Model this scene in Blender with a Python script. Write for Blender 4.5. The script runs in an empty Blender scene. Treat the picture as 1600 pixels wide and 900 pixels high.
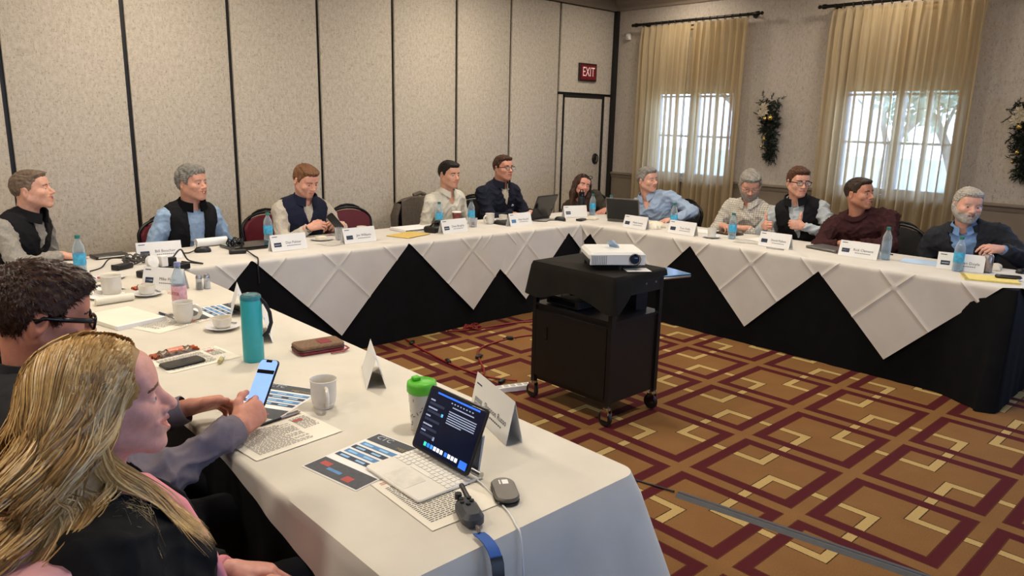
import bpy, bmesh, math, random
import numpy as np
from mathutils import Vector, Matrix

S = bpy.context.scene
C = S.collection
PI = math.pi

# ------------------------------------------------------------------ camera, light, exposure
def make_camera():
    yaw, pitch, roll, f = 0.74887, 0.22188, -0.02249, 1150.0
    fw = Vector((math.sin(yaw)*math.cos(pitch), math.cos(yaw)*math.cos(pitch), -math.sin(pitch)))
    r = Vector((math.cos(yaw), -math.sin(yaw), 0)); d = fw.cross(r)
    c, s = math.cos(roll), math.sin(roll)
    r2 = c*r + s*d; d2 = -s*r + c*d
    cd = bpy.data.cameras.new('camera'); cd.sensor_width = 36; cd.lens = f/1600*36
    cd.clip_start = 0.05; cd.clip_end = 200
    o = bpy.data.objects.new('camera', cd); C.objects.link(o)
    m = Matrix((r2, -d2, -fw)).transposed().to_4x4(); m.translation = (0, 0, 1.66)
    o.matrix_world = m
    S.camera = o
make_camera()

SKY_STRENGTH = 11.0
LAMP_POWER = 27.0
EXPOSURE = 0.30

w = bpy.data.worlds.new('sky'); S.world = w; w.use_nodes = True
bgn = w.node_tree.nodes['Background']
bgn.inputs[0].default_value = (0.50, 0.66, 1.0, 1); bgn.inputs[1].default_value = SKY_STRENGTH
S.view_settings.view_transform = 'Standard'; S.view_settings.look = 'None'
S.view_settings.gamma = 1; S.view_settings.use_curve_mapping = False
S.view_settings.exposure = EXPOSURE
S.cycles.use_denoising = True
S.cycles.max_bounces = 8; S.cycles.diffuse_bounces = 4; S.cycles.glossy_bounces = 4
S.cycles.transmission_bounces = 8; S.cycles.transparent_max_bounces = 16
S.cycles.caustics_reflective = False; S.cycles.caustics_refractive = False
S.cycles.sample_clamp_indirect = 4.0

# room measures (metres); x runs along the folding partition, y towards it
XW, YW, XL, YB, ZC = 7.55, 6.30, -3.2, -5.4, 3.18
WINDOWS = [(4.56, 5.68), (2.28, 3.37), (-0.02, 1.08), (-2.3, -1.2), (-4.6, -3.5)]  # last window is unseen, added to bring in more daylight
WZ0, WZ1 = 1.05, 2.80
REAR = [(-1.6, -.2), (1.0, 2.4), (3.6, 5.0)]  # unseen rear windows, added for cool daylight on the near cloth

for k, (y0, y1) in enumerate(WINDOWS):      # daylight portals in the window openings
    ld = bpy.data.lights.new('window_portal', 'AREA'); ld.shape = 'RECTANGLE'
    ld.size = WZ1-WZ0; ld.size_y = y1-y0; ld.cycles.is_portal = True
    lo = bpy.data.objects.new('window_portal', ld); C.objects.link(lo)
    lo.location = (XW+0.16, (y0+y1)/2, (WZ0+WZ1)/2); lo.rotation_euler = (0, PI/2, 0)

for x0, x1 in REAR:
    ld = bpy.data.lights.new('window_portal', 'AREA'); ld.shape = 'RECTANGLE'; ld.size = x1-x0; ld.size_y = WZ1-WZ0; ld.cycles.is_portal = True
    lo = bpy.data.objects.new('window_portal', ld); C.objects.link(lo); lo.location = ((x0+x1)/2, YB-.16, (WZ0+WZ1)/2); lo.rotation_euler = (-PI/2, 0, 0)

# ------------------------------------------------------------------ materials
def lin(h):
    h = h.lstrip('#')
    out = []
    for i in (0, 2, 4):
        v = int(h[i:i+2], 16)/255
        out.append(v/12.92 if v <= .04045 else ((v+.055)/1.055)**2.4)
    return tuple(out)+(1.0,)

class NT:
    """small helper for node trees"""
    def __init__(s, m):
        s.t = m.node_tree; s.n = s.t.nodes; s.l = s.t.links
    def node(s, kind, **kw):
        n = s.n.new(kind)
        for k, v in kw.items(): setattr(n, k, v)
        return n
    def put(s, sock, v):
        if hasattr(v, 'is_output') or isinstance(v, bpy.types.NodeSocket): s.l.new(v, sock)
        else: sock.default_value = v
    def math(s, op, a, b=0.0, c=0.0):
        n = s.node('ShaderNodeMath', operation=op)
        for i, v in enumerate((a, b, c)): s.put(n.inputs[i], v)
        return n.outputs[0]
    def mix(s, f, a, b):
        n = s.node('ShaderNodeMix', data_type='RGBA')
        s.put(n.inputs[0], f); s.put(n.inputs[6], a); s.put(n.inputs[7], b)
        return n.outputs[2]
    def noise(s, scale, detail=3, vec=None, rough=.55, stretch=None):
        tc = s.node('ShaderNodeTexCoord'); v = vec or tc.outputs['Object']
        if stretch:
            mp = s.node('ShaderNodeMapping'); mp.inputs['Scale'].default_value = stretch
            s.l.new(v, mp.inputs[0]); v = mp.outputs[0]
        n = s.node('ShaderNodeTexNoise'); n.inputs['Scale'].default_value = scale
        n.inputs['Detail'].default_value = detail; n.inputs['Roughness'].default_value = rough
        s.l.new(v, n.inputs['Vector'])
        return n.outputs['Fac']
    def ramp(s, f, stops):
        n = s.node('ShaderNodeValToRGB'); cr = n.color_ramp
        while len(cr.elements) < len(stops): cr.elements.new(.5)
        for e, (p, c) in zip(cr.elements, stops): e.position = p; e.color = c
        s.l.new(f, n.inputs[0]); return n.outputs[0]

MATS = {}
def mat(name, col, rough=.6, metal=0.0, var=.12, vscale=30, bump=0.0, bscale=200, spec=.5, stretch=None,
        alpha=None, trans=0.0, ior=1.45, emit=None, estr=0.0, sheen=0.0, sss=0.0):
    """principled material whose base colour and relief come from noise nodes"""
    if name in MATS: return MATS[name]
    m = bpy.data.materials.new(name); m.use_nodes = True; t = NT(m)
    b = t.n['Principled BSDF']
    c = lin(col) if isinstance(col, str) else col
    if var > 0:
        f = t.noise(vscale, 3, stretch=stretch)
        lo = tuple(max(0, x*(1-var)) for x in c[:3])+(1,); hi = tuple(min(1, x*(1+var)) for x in c[:3])+(1,)
        t.l.new(t.ramp(f, [(.3, lo), (.7, hi)]), b.inputs['Base Color'])
    else: b.inputs['Base Color'].default_value = c
    b.inputs['Roughness'].default_value = rough; b.inputs['Metallic'].default_value = metal
    b.inputs['Specular IOR Level'].default_value = spec
    b.inputs['Transmission Weight'].default_value = trans; b.inputs['IOR'].default_value = ior
    if sheen: b.inputs['Sheen Weight'].default_value = sheen
    if sss:
        b.inputs['Subsurface Weight'].default_value = sss; b.inputs['Subsurface Radius'].default_value = (.012, .005, .003)
        b.inputs['Subsurface Scale'].default_value = .6
    if alpha is not None: b.inputs['Alpha'].default_value = alpha
    if emit is not None:
        b.inputs['Emission Color'].default_value = lin(emit) if isinstance(emit, str) else emit
        b.inputs['Emission Strength'].default_value = estr
    if bump > 0:
        bn = t.node('ShaderNodeBump'); bn.inputs['Strength'].default_value = bump; bn.inputs['Distance'].default_value = .004
        t.l.new(t.noise(bscale, 3, stretch=stretch), bn.inputs['Height']); t.l.new(bn.outputs[0], b.inputs['Normal'])
    MATS[name] = m
    return m

# ------------------------------------------------------------------ mesh building
class MB:
    """collects shapes and links them as one mesh object"""
    def __init__(s): s.v = []; s.f = []; s.mi = []; s.cur = 0
    def add(s, vs, fs, M=None):
        o = len(s.v)
        if M is not None: vs = [M @ Vector(p) for p in vs]
        s.v += [tuple(p) for p in vs]; s.f += [tuple(i+o for i in f) for f in fs]; s.mi += [s.cur]*len(fs); return s
    def box(s, x0, x1, y0, y1, z0, z1, M=None):
        vs = [(x, y, z) for z in (z0, z1) for y in (y0, y1) for x in (x0, x1)]
        return s.add(vs, [(0, 2, 3, 1), (4, 5, 7, 6), (0, 1, 5, 4), (2, 6, 7, 3), (0, 4, 6, 2), (1, 3, 7, 5)], M)
    def rbox(s, x0, x1, y0, y1, z0, z1, r=.01, seg=3, M=None):
        """box with its vertical edges rounded and top/bottom rims chamfered"""
        r = min(r, (x1-x0)/2-1e-5, (y1-y0)/2-1e-5); cz = min(r*.5, (z1-z0)*.3)
        def ring(ins, z):
            out = []; rr = max(r-ins, 1e-4)
            for cx, cy, a0 in ((x1-r, y1-r, 0), (x0+r, y1-r, 1), (x0+r, y0+r, 2), (x1-r, y0+r, 3)):
                for k in range(seg+1):
                    a = (a0+k/seg)*PI/2; out.append((cx+rr*math.cos(a), cy+rr*math.sin(a), z))
            return out
        rings = [ring(cz, z0), ring(0, z0+cz), ring(0, z1-cz), ring(cz, z1)]
        return s.loft(rings, True, True, M)
    def loft(s, rings, cap0=True, cap1=True, M=None, closed=True):
        n = len(rings[0]); vs = [p for r in rings for p in r]; fs = []
        for i in range(len(rings)-1):
            for k in range(n if closed else n-1):
                a = i*n+k; b = i*n+(k+1) % n
                fs.append((a, b, b+n, a+n))
        if cap0: fs.append(tuple(range(n-1, -1, -1)))
        if cap1: fs.append(tuple(range((len(rings)-1)*n, len(rings)*n)))
        return s.add(vs, fs, M)
    def lathe(s, prof, seg=24, M=None, cap0=False, cap1=False, c=(0, 0)):
        rings = [[(c[0]+r*math.cos(2*PI*k/seg), c[1]+r*math.sin(2*PI*k/seg), z) for k in range(seg)] for r, z in prof]
        return s.loft(rings, cap0, cap1, M)
    def cyl(s, p0, p1, r0, r1=None, seg=12):
        r1 = r0 if r1 is None else r1
        return s.tube([p0, p1], [r0, r1], seg)
    def tube(s, pts, r, seg=8, caps=True, flat=1.0, up=None):
        pts = [Vector(p) for p in pts]; n = len(pts)
        rs = r if isinstance(r, (list, tuple)) else [r]*n
        rings = []; prev = None
        for i in range(n):
            t = (pts[min(i+1, n-1)]-pts[max(i-1, 0)])
            t = t.normalized() if t.length > 1e-9 else Vector((0, 0, 1))
            if prev is None:
                u = Vector(up) if up else (Vector((0, 0, 1)) if abs(t.z) < .9 else Vector((1, 0, 0)))
            else: u = prev
            a = (u-t*u.dot(t))
            a = a.normalized() if a.length > 1e-6 else t.orthogonal().normalized()
            b = t.cross(a); prev = a
            rings.append([pts[i]+a*(math.cos(2*PI*k/seg)*rs[i]*flat)+b*(math.sin(2*PI*k/seg)*rs[i]) for k in range(seg)])
        return s.loft(rings, caps, caps)
    def ball(s, c, r, seg=12, rings=8, M=None):
        r = (r, r, r) if isinstance(r, (int, float)) else r
        rr = [[(c[0]+r[0]*math.sin(PI*i/rings)*math.cos(2*PI*k/seg), c[1]+r[1]*math.sin(PI*i/rings)*math.sin(2*PI*k/seg), c[2]-r[2]*math.cos(PI*i/rings)) for k in range(seg)] for i in range(1, rings)]
        vs = [p for q in rr for p in q]+[(c[0], c[1], c[2]-r[2]), (c[0], c[1], c[2]+r[2])]; fs = []
        for i in range(rings-2):
            for k in range(seg):
                a = i*seg+k; b = i*seg+(k+1) % seg; fs.append((a, b, b+seg, a+seg))
        nb = len(vs)-2
        for k in range(seg):
            fs.append((nb, (k+1) % seg, k)); o = (rings-2)*seg; fs.append((nb+1, o+k, o+(k+1) % seg))
        return s.add(vs, fs, M)
    def grid(s, fn, nu, nv, M=None):
        vs = [fn(i/nu, j/nv) for j in range(nv+1) for i in range(nu+1)]
        fs = [(j*(nu+1)+i, j*(nu+1)+i+1, (j+1)*(nu+1)+i+1, (j+1)*(nu+1)+i) for j in range(nv) for i in range(nu)]
        return s.add(vs, fs, M)
    def prism(s, poly, z0, z1, M=None):
        """closed polygon in xy pulled up from z0 to z1"""
        return s.loft([[(x, y, z0) for x, y in poly], [(x, y, z1) for x, y in poly]], True, True, M)
    def mesh(s, name, mats, smooth=False, angle=None):
        me = bpy.data.meshes.new(name); me.from_pydata(s.v, [], s.f)
        for m in (mats if isinstance(mats, (list, tuple)) else [mats]): me.materials.append(m)
        me.polygons.foreach_set('material_index', s.mi)
        if smooth: me.polygons.foreach_set('use_smooth', [True]*len(s.f))
        me.update()
        if smooth and angle: me.set_sharp_from_angle(angle=math.radians(angle))
        return me
    def build(s, name, mats, parent=None, smooth=False, angle=40, loc=None, rot=None):
        o = bpy.data.objects.new(name, s.mesh(name, mats, smooth, angle)); C.objects.link(o)
        if parent: o.parent = parent
        if loc: o.location = loc
        if rot: o.rotation_euler = rot
        return o

def npmesh(name, V, F, mats, parent=None, mi=None, smooth=True):
    """mesh object from numpy vertices and quads/tris"""
    me = bpy.data.meshes.new(name); k = F.shape[1]
    me.vertices.add(len(V)); me.vertices.foreach_set('co', np.ascontiguousarray(V, np.float32).ravel())
    me.loops.add(F.size); me.loops.foreach_set('vertex_index', np.ascontiguousarray(F, np.int32).ravel())
    me.polygons.add(len(F)); me.polygons.foreach_set('loop_start', np.arange(len(F), dtype=np.int32)*k)
    for m in (mats if isinstance(mats, (list, tuple)) else [mats]): me.materials.append(m)
    if mi is not None: me.polygons.foreach_set('material_index', np.asarray(mi, np.int32))
    me.polygons.foreach_set('use_smooth', np.full(len(F), smooth))
    me.update(calc_edges=True); me.validate()
    o = bpy.data.objects.new(name, me); C.objects.link(o)
    if parent: o.parent = parent
    return o

def tag(o, label, cat, group=None, kind=None):
    if label: o['label'] = label
    if cat: o['category'] = cat
    if group: o['group'] = group
    if kind: o['kind'] = kind
    return o
def thing(name, label, cat, loc=(0, 0, 0), rz=0, group=None):
    o = bpy.data.objects.new(name, None); C.objects.link(o)
    o.empty_display_size = .1; o.location = loc; o.rotation_euler = (0, 0, rz)
    return tag(o, label, cat, group)
def struct(o):
    o['kind'] = 'structure'; return o
def copy_tree(o, parent=None):
    c = o.copy(); C.objects.link(c); c.parent = parent
    for ch in o.children: copy_tree(ch, c)
    return c
FONT = None
def lettering(txt, size, m, parent, loc, rot=(0, 0, 0), align='CENTER', name='lettering', ext=.0002):
    cu = bpy.data.curves.new(name, 'FONT'); cu.body = txt; cu.size = size; cu.align_x = align; cu.align_y = 'CENTER'
    cu.extrude = ext; cu.resolution_u = 2
    o = bpy.data.objects.new(name, cu)
    dg = bpy.context.evaluated_depsgraph_get()
    C.objects.link(o); dg.update()
    me = bpy.data.meshes.new_from_object(o.evaluated_get(dg)); me.name = name
    bpy.data.objects.remove(o)
    me.materials.clear(); me.materials.append(m)
    o = bpy.data.objects.new(name, me); C.objects.link(o); o.parent = parent; o.location = loc; o.rotation_euler = rot
    return o
rng = random.Random(7)
# ------------------------------------------------------------------ room shell
def wallpaper(name, base, dark, light, bump=.25):
    m = bpy.data.materials.new(name); m.use_nodes = True; t = NT(m); b = t.n['Principled BSDF']
    geo = t.node('ShaderNodeNewGeometry').outputs['Position']
    f1 = t.noise(40, 4, vec=geo, rough=.7, stretch=(1, 1, .55)); f2 = t.noise(110, 2, vec=geo, stretch=(1, 1, .3)); f3 = t.noise(150, 2, vec=geo, stretch=(.3, .3, 1.2))
    c1 = t.ramp(f1, [(.38, lin(base)), (.62, lin(light))])
    c2 = t.mix(t.math('MULTIPLY', t.math('GREATER_THAN', f2, .63), .55), c1, lin(dark))
    c3 = t.mix(t.math('MULTIPLY', t.math('GREATER_THAN', f3, .64), .40), c2, lin(dark))
    t.l.new(c3, b.inputs['Base Color']); b.inputs['Roughness'].default_value = .75
    bn = t.node('ShaderNodeBump'); bn.inputs['Strength'].default_value = bump; bn.inputs['Distance'].default_value = .003
    t.l.new(f2, bn.inputs['Height']); t.l.new(bn.outputs[0], b.inputs['Normal'])
    return m

def carpet():
    m = bpy.data.materials.new('carpet'); m.use_nodes = True; t = NT(m); b = t.n['Principled BSDF']
    geo = t.node('ShaderNodeNewGeometry'); sx = t.node('ShaderNodeSeparateXYZ'); t.l.new(geo.outputs['Position'], sx.inputs[0])
    P = .6
    u = t.math('DIVIDE', t.math('SUBTRACT', sx.outputs[0], 2.94), P); v = t.math('DIVIDE', t.math('SUBTRACT', sx.outputs[1], 1.30), P)
    def cheb(u, v, off, per):
        def a(x):
            x = t.math('DIVIDE', t.math('ADD', x, off), per)
            fr = t.math('SUBTRACT', x, t.math('FLOOR', t.math('ADD', x, .5)))
            return t.math('MULTIPLY', t.math('ABSOLUTE', fr), per*P)
        return t.math('MAXIMUM', a(u), a(v))
    def band(d, c, h):
        return t.math('LESS_THAN', t.math('ABSOLUTE', t.math('SUBTRACT', d, c)), h)
    dr = cheb(u, v, -.5, 1.0)
    dg = t.math('MINIMUM', cheb(u, v, 0, 2.0), cheb(u, v, 1.0, 2.0))
    n = t.noise(150, 3, vec=geo.outputs['Position'], rough=.7); n2 = t.noise(6, 2, vec=geo.outputs['Position'])
    wob = t.math('MULTIPLY', t.math('SUBTRACT', n, .5), .006)
    dr = t.math('ADD', dr, wob); dg = t.math('ADD', dg, wob)
    base = t.mix(n2, lin('#825b35'), lin('#906a3f'))
    c = t.mix(band(dg, .242, .026), base, lin('#3a2a18'))
    c = t.mix(band(dg, .242, .021), c, lin('#c4a76c'))
    c = t.mix(band(dr, .238, .031), c, lin('#5a3021'))
    c = t.mix(band(dr, .238, .025), c, lin('#541a22'))
    c = t.mix(t.math('MULTIPLY', n, .55), c, lin('#2a1a0e'))
    t.l.new(c, b.inputs['Base Color']); b.inputs['Roughness'].default_value = .95; b.inputs['Specular IOR Level'].default_value = .1
    bn = t.node('ShaderNodeBump'); bn.inputs['Strength'].default_value = .5; bn.inputs['Distance'].default_value = .004
    t.l.new(n, bn.inputs['Height']); t.l.new(bn.outputs[0], b.inputs['Normal'])
    return m

M_panel = wallpaper('partition_vinyl', '#b1a694', '#7a6d5c', '#c2b8a8')
M_wall = wallpaper('wall_vinyl', '#a0968a', '#776c60', '#aaa095', .3)
M_black = mat('black_trim', '#171514', .5, var=.1)
M_taupe = mat('taupe_paint', '#75695b', .5, var=.06, vscale=8)
M_crown = mat('crown_paint', '#7d7062', .5, var=.05, vscale=6)
M_ceil = mat('ceiling_white', '#cfc9c0', .9, var=.08, vscale=60, bump=.2)
M_white = mat('white_paint', '#dedcd8', .45, var=.03)

struct(MB().box(XL-.2, XW+.2, YB-.2, YW+.2, -.12, 0).build('floor', carpet()))
struct(MB().box(XL-.2, XW+.2, YB-.2, YW+.2, ZC, ZC+.15).build('ceiling', M_ceil))
struct(MB().box(XL-.2, XL, YB, YW, 0, ZC).build('wall_left', M_wall))
rw = MB(); xs = [XL-.2]+[v for r_ in REAR for v in r_]+[XW+.2]
for i in range(0, len(xs), 2): rw.box(xs[i], xs[i+1], YB-.2, YB, 0, ZC)
for x0, x1 in REAR: rw.box(x0, x1, YB-.2, YB, 0, WZ0); rw.box(x0, x1, YB-.2, YB, WZ1, ZC)
struct(rw.build('wall_rear', M_wall))

# folding partition: dark carrier with upholstered panels set on it
wp = struct(MB().box(XL-.2, XW+.2, YW+.03, YW+.2, 0, ZC).build('wall_partition', M_black))
bounds = [.985-.807*k for k in (5, 4, 3, 2, 1)]+[.985, 1.792, 2.601, 3.412, 4.208, 4.997, 5.761, 6.540]
bounds = [XL]+[b for b in bounds if b > XL+.1]
for a, b_ in zip(bounds[:-1], bounds[1:]):
    g = .016
    MB().rbox(a+g, b_-g, YW, YW+.032, .05, 3.02, .006, 2).build('panel', M_panel, wp, True)
MB().rbox(6.556, 7.497, YW, YW+.032, 2.025, 3.02, .006, 2).build('panel', M_panel, wp, True)
MB().rbox(6.556, 6.622, YW, YW+.032, .05, 1.995, .006, 2).build('panel', M_panel, wp, True)
MB().rbox(7.375, 7.497, YW, YW+.032, .05, 1.995, .006, 2).build('panel', M_panel, wp, True)
MB().box(XL, XW, YW-.03, YW+.04, 3.03, ZC).build('header_track', M_crown, wp)
MB().box(7.50, 7.555, YW-.05, YW+.04, 0, 3.03).build('end_post', M_black, wp)

dr = struct(thing('door_1', None, None, (6.99, YW, 0)))
MB().rbox(-.345, .345, -.004, .03, .02, 1.965, .006, 2).build('door_leaf', M_panel, dr, True)
fr = MB().box(-.365, -.350, -.012, .03, 0, 1.99).box(.350, .380, -.012, .03, 0, 1.99).box(-.365, .380, -.012, .03, 1.97, 1.995)
fr.build('door_frame', M_black, dr)
h = MB(); h.lathe([(.0, -.022), (.048, -.020), (.056, -.008), (.056, 0)], 20, Matrix.Translation((.255, -.004, 1.224)) @ Matrix.Rotation(PI/2, 4, 'X') @ Matrix.Scale(-1, 4, (0, 0, 1)) @ Matrix.Scale(1.25, 4, (0, 1, 0)))
hp = h.build('latch_plate', mat('latch_black', '#141313', .3), dr, True)
MB().tube([(.255, -.03, 1.26), (.262, -.036, 1.225), (.255, -.03, 1.19)], .008).build('latch_ring', mat('steel', '#9a9a9a', .3, 1.0, .05), hp, True)

# window wall with openings
ww = MB()
ys = [YB-.2]+[v for w_ in sorted(WINDOWS) for v in w_]+[YW+.2]
for i in range(0, len(ys), 2): ww.box(XW, XW+.2, ys[i], ys[i+1], 0, ZC)
for y0, y1 in WINDOWS: ww.box(XW, XW+.2, y0, y1, 0, WZ0); ww.box(XW, XW+.2, y0, y1, WZ1, ZC)
wall_w = struct(ww.build('wall_window', M_wall))
MB().box(XW-.012, XW, YB, YW-.05, .1, .99).build('wainscot', M_taupe, wall_w)
prof = [(0, .985), (-.018, .985), (-.024, 1.0), (-.03, 1.02), (-.045, 1.035), (-.045, 1.05), (0, 1.058)]
MB().loft([[(XW+x, y, z) for x, z in prof] for y in (YB, YW-.05)]).build('chair_rail', M_taupe, struct(thing('trim_1', None, None)))
pr2 = [(0, 3.03), (-.02, 3.03), (-.03, 3.06), (-.07, 3.10), (-.09, 3.15), (-.11, ZC), (0, ZC)]
MB().loft([[(XW+x, y, z) for x, z in pr2] for y in (YB, YW-.03)]).build('crown_moulding', M_crown, struct(thing('trim_2', None, None)))
struct(MB().box(XW-.02, XW, YB, YW-.05, 0, .1).build('baseboard_window', M_taupe))

# glass: clear, lets daylight straight through
def glass_mat():
    m = bpy.data.materials.new('window_glass'); m.use_nodes = True; t = NT(m)
    tr = t.node('ShaderNodeBsdfTransparent'); tr.inputs[0].default_value = (.93, .97, 1, 1)
    gl = t.node('ShaderNodeBsdfGlossy'); gl.inputs['Roughness'].default_value = .02
    mx = t.node('ShaderNodeMixShader'); fr_ = t.node('ShaderNodeFresnel'); fr_.inputs[0].default_value = 1.35
    t.l.new(fr_.outputs[0], mx.inputs[0]); t.l.new(tr.outputs[0], mx.inputs[1]); t.l.new(gl.outputs[0], mx.inputs[2])
    t.l.new(mx.outputs[0], t.n['Material Output'].inputs[0]); return m
M_glass = glass_mat()
def cloth_see(name, col, see, translu, stretch=(1, 1, .02)):
    """woven cloth that scatters light and lets part of it straight through"""
    m = bpy.data.materials.new(name); m.use_nodes = True; t = NT(m)
    f = t.noise(90, 2, stretch=stretch); c = lin(col); lo = tuple(x*.85 for x in c[:3])+(1,)
    cc = t.ramp(f, [(.3, lo), (.7, c)])
    df = t.node('ShaderNodeBsdfDiffuse'); tl = t.node('ShaderNodeBsdfTranslucent'); tp = t.node('ShaderNodeBsdfTransparent')
    t.l.new(cc, df.inputs[0]); t.l.new(cc, tl.inputs[0])
    m1 = t.node('ShaderNodeMixShader'); m1.inputs[0].default_value = translu
    t.l.new(df.outputs[0], m1.inputs[1]); t.l.new(tl.outputs[0], m1.inputs[2])
    m2 = t.node('ShaderNodeMixShader'); m2.inputs[0].default_value = see
    t.l.new(m1.outputs[0], m2.inputs[1]); t.l.new(tp.outputs[0], m2.inputs[2])
    t.l.new(m2.outputs[0], t.n['Material Output'].inputs[0]); return m
M_sheer = cloth_see('sheer_curtain', '#d2bf9c', .20, .54)
M_shade = cloth_see('roller_shade', '#b6a27e', 0.0, .10, (1, 1, 1))
M_frame = mat('window_frame_white', '#a9b4c4', .5, var=.04)

pane_me = None
for k, (y0, y1) in enumerate(WINDOWS+REAR):
    wd = struct(thing('window_%d' % (k+1), None, None, (XW, (y0+y1)/2, WZ0) if k < len(WINDOWS) else ((y0+y1)/2, YB, WZ0), 0 if k < len(WINDOWS) else -PI/2))
    hw = (y1-y0)/2; hz = WZ1-WZ0
    f = MB().box(.06, .16, -hw, -hw+.045, 0, hz).box(.06, .16, hw-.045, hw, 0, hz).box(.06, .16, -hw+.045, hw-.045, 0, .05).box(.06, .16, -hw+.045, hw-.045, hz-.05, hz)
    f.build('window_frame', M_frame, wd)
    MB().box(.06, .16, -.035, .035, .05, hz-.05).build('mullion', M_frame, wd)
    MB().box(-.05, .08, -hw-.04, hw+.04, -.045, -.002).build('window_sill', M_frame, wd)
    for s in (-1, 1):
        c = s*(hw-.045+.035)/2
        MB().box(.09, .13, c-.011, c+.011, .05, hz-.05).build('muntin', M_frame, wd)
        ylo, yhi = sorted((s*.035, s*(hw-.045)))
        for zz in (.49, .95, 1.36): MB().box(.095, .125, ylo, yhi, zz-.011, zz+.011).build('muntin', M_frame, wd)
    cols = sorted([-hw+.045, -(hw-.045+.035)/2, -.035]), sorted([.035, (hw-.045+.035)/2, hw-.045])
    rows = [.05, .49, .95, 1.36, hz-.05]
    for cl in cols:
        for a, b_ in zip(cl[:-1], cl[1:]):
            for z0, z1 in zip(rows[:-1], rows[1:]):
                if pane_me is None: pane_me = MB().box(-.002, .002, -.5, .5, -.5, .5).mesh('pane', M_glass)
                p = bpy.data.objects.new('pane', pane_me); C.objects.link(p); p.parent = wd
                p.location = (.11, (a+b_)/2, (z0+z1)/2); p.scale = (1, b_-a, z1-z0)
    if k > 1: continue          # blinds left off the unseen windows to let in more daylight
    sh = MB().grid(lambda u, v: (.045+.004*math.sin(v*9), -hw+.01+u*(2*hw-.06), .99+v*(hz-1.02)), 4, 10)
    sd = sh.build('roller_shade', M_shade, wd, True)
    MB().box(.038, .054, -hw+.01, hw-.05, .975, .995).build('hem_bar', M_shade, sd)
    MB().cyl((.045, -hw+.01, hz-.03), (.045, hw-.01, hz-.03), .024).build('shade_roll', M_shade, sd, True)

# curtains on black rods
M_rod = mat('rod_black', '#1b1714', .35, .6, .1)
CURT = [((5.10, 5.80), (4.39, 5.075)), ((2.805, 3.48), (2.14, 2.80)), ((1.0, 1.2), (-.14, .06)), ((-1.28, -1.08), (-2.42, -2.22)), ((-3.58, -3.38), (-4.72, -4.52))]
names = ['left sheer tan curtain panel at the window beside the exit door', 'right sheer tan curtain panel at the window beside the exit door',
         'left sheer tan curtain panel at the window between the two green swags', 'right sheer tan curtain panel at the window between the two green swags']
def curtain(y0, y1, seed, label, split_lean=0.0):
    r = random.Random(seed); n = 8; ph = [r.uniform(-.5, .5) for _ in range(12)]
    def fn(u, v):
        z = .03+v*2.77
        full = 1+.0*v
        wv = .5+.5*math.sin(u*n*2*PI+ph[0]+.5*math.sin(v*3+ph[1]))
        amp = .028+.022*(1-v)
        top = max(0, (v-.93)/.07)
        pinch = wv**3
        d = amp*((1-top)*(wv-.5)*2+top*(pinch*1.6-.6))+.012*math.sin(u*n*4.7*PI+ph[2]+v*2)*(1-top)
        y = y0+u*(y1-y0)+.012*math.sin(u*n*2*PI+1.1+ph[3])*(1-top*.5)+split_lean*(1-v)
        return (XW-.125-d, y, z)
    return tag(MB().grid(fn, 160, 26).build('sheer_curtain', M_sheer, None, True, None), label, 'curtain', 'sheer curtains on the window wall')
for k, pair in enumerate(CURT):
    for j, (a, b_) in enumerate(pair):
        lab = names[k*2+j] if k < 2 else 'sheer tan curtain panel at a window further along the wall'
        curtain(a, b_, 10*k+j, lab)
    ra, rb = pair[1][0]-.07, pair[0][1]+.06
    rod = thing('curtain_rod', ['black curtain rod above the window beside the exit door', 'black curtain rod above the window between the two green swags', 'black curtain rod further along the window wall'][min(k, 2)], 'curtain rod', (XW, (ra+rb)/2, 2.83), 0, 'black curtain rods')
    hl = (rb-ra)/2
    MB().cyl((-.125, -hl, 0), (-.125, hl, 0), .016).build('pole', M_rod, rod, True)
    for s in (-1, 1):
        MB().lathe([(.0, .10), (.012, .095), (.02, .08), (.013, .06), (.024, .045), (.024, .02), (.017, 0), (.017, -.03)], 12, Matrix.Translation((-.125, s*hl, 0)) @ Matrix.Rotation(-s*PI/2, 4, 'X')).build('finial', M_rod, rod, True)
        MB().cyl((-.125, s*(hl-.06), 0), (0, s*(hl-.06), 0), .009).cyl((-.012, s*(hl-.06), 0), (.001, s*(hl-.06), 0), .03).build('bracket', M_rod, rod, True)
    for i in range(16):
        y = -hl+.08+i*(2*hl-.16)/15
        MB().tube([(-.125+.022*math.cos(a), y, -.006+.022*math.sin(a)) for a in [q*PI/5 for q in range(11)]], .004, 6, False).build('ring', M_rod, rod, True)

# exit sign above the door
sg = thing('exit_sign', 'red exit sign with white letters above the partition door', 'sign', (7.025, YW, 2.272))
MB().rbox(-.155, .155, -.03, 0, -.105, .105, .004, 1).build('housing', mat('sign_dark', '#2b1414', .4), sg)
MB().box(-.135, .135, -.033, -.029, -.085, .085).build('sign_face', mat('sign_red', '#6e1620', .4, var=.05), sg)
lettering('EXIT', .135, mat('sign_white', '#f2d5cf', .4, var=.02, emit='#ffd9d0', estr=.12), sg, (0, -.0345, 0), (PI/2, 0, 0)).scale = (.80, 1.15, 1)

# motion sensor
ms = thing('motion_sensor', 'small white motion sensor high on the wall by the corner', 'sensor', (XW, 6.08, 2.72))
MB().rbox(-.045, 0, -.03, .03, -.04, .04, .012).build('sensor_body', M_white, ms, True)
MB().ball((-.045, 0, -.01), (.012, .02, .02)).build('lens', mat('sensor_lens', '#b9b4ac', .3), ms, True)

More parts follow.
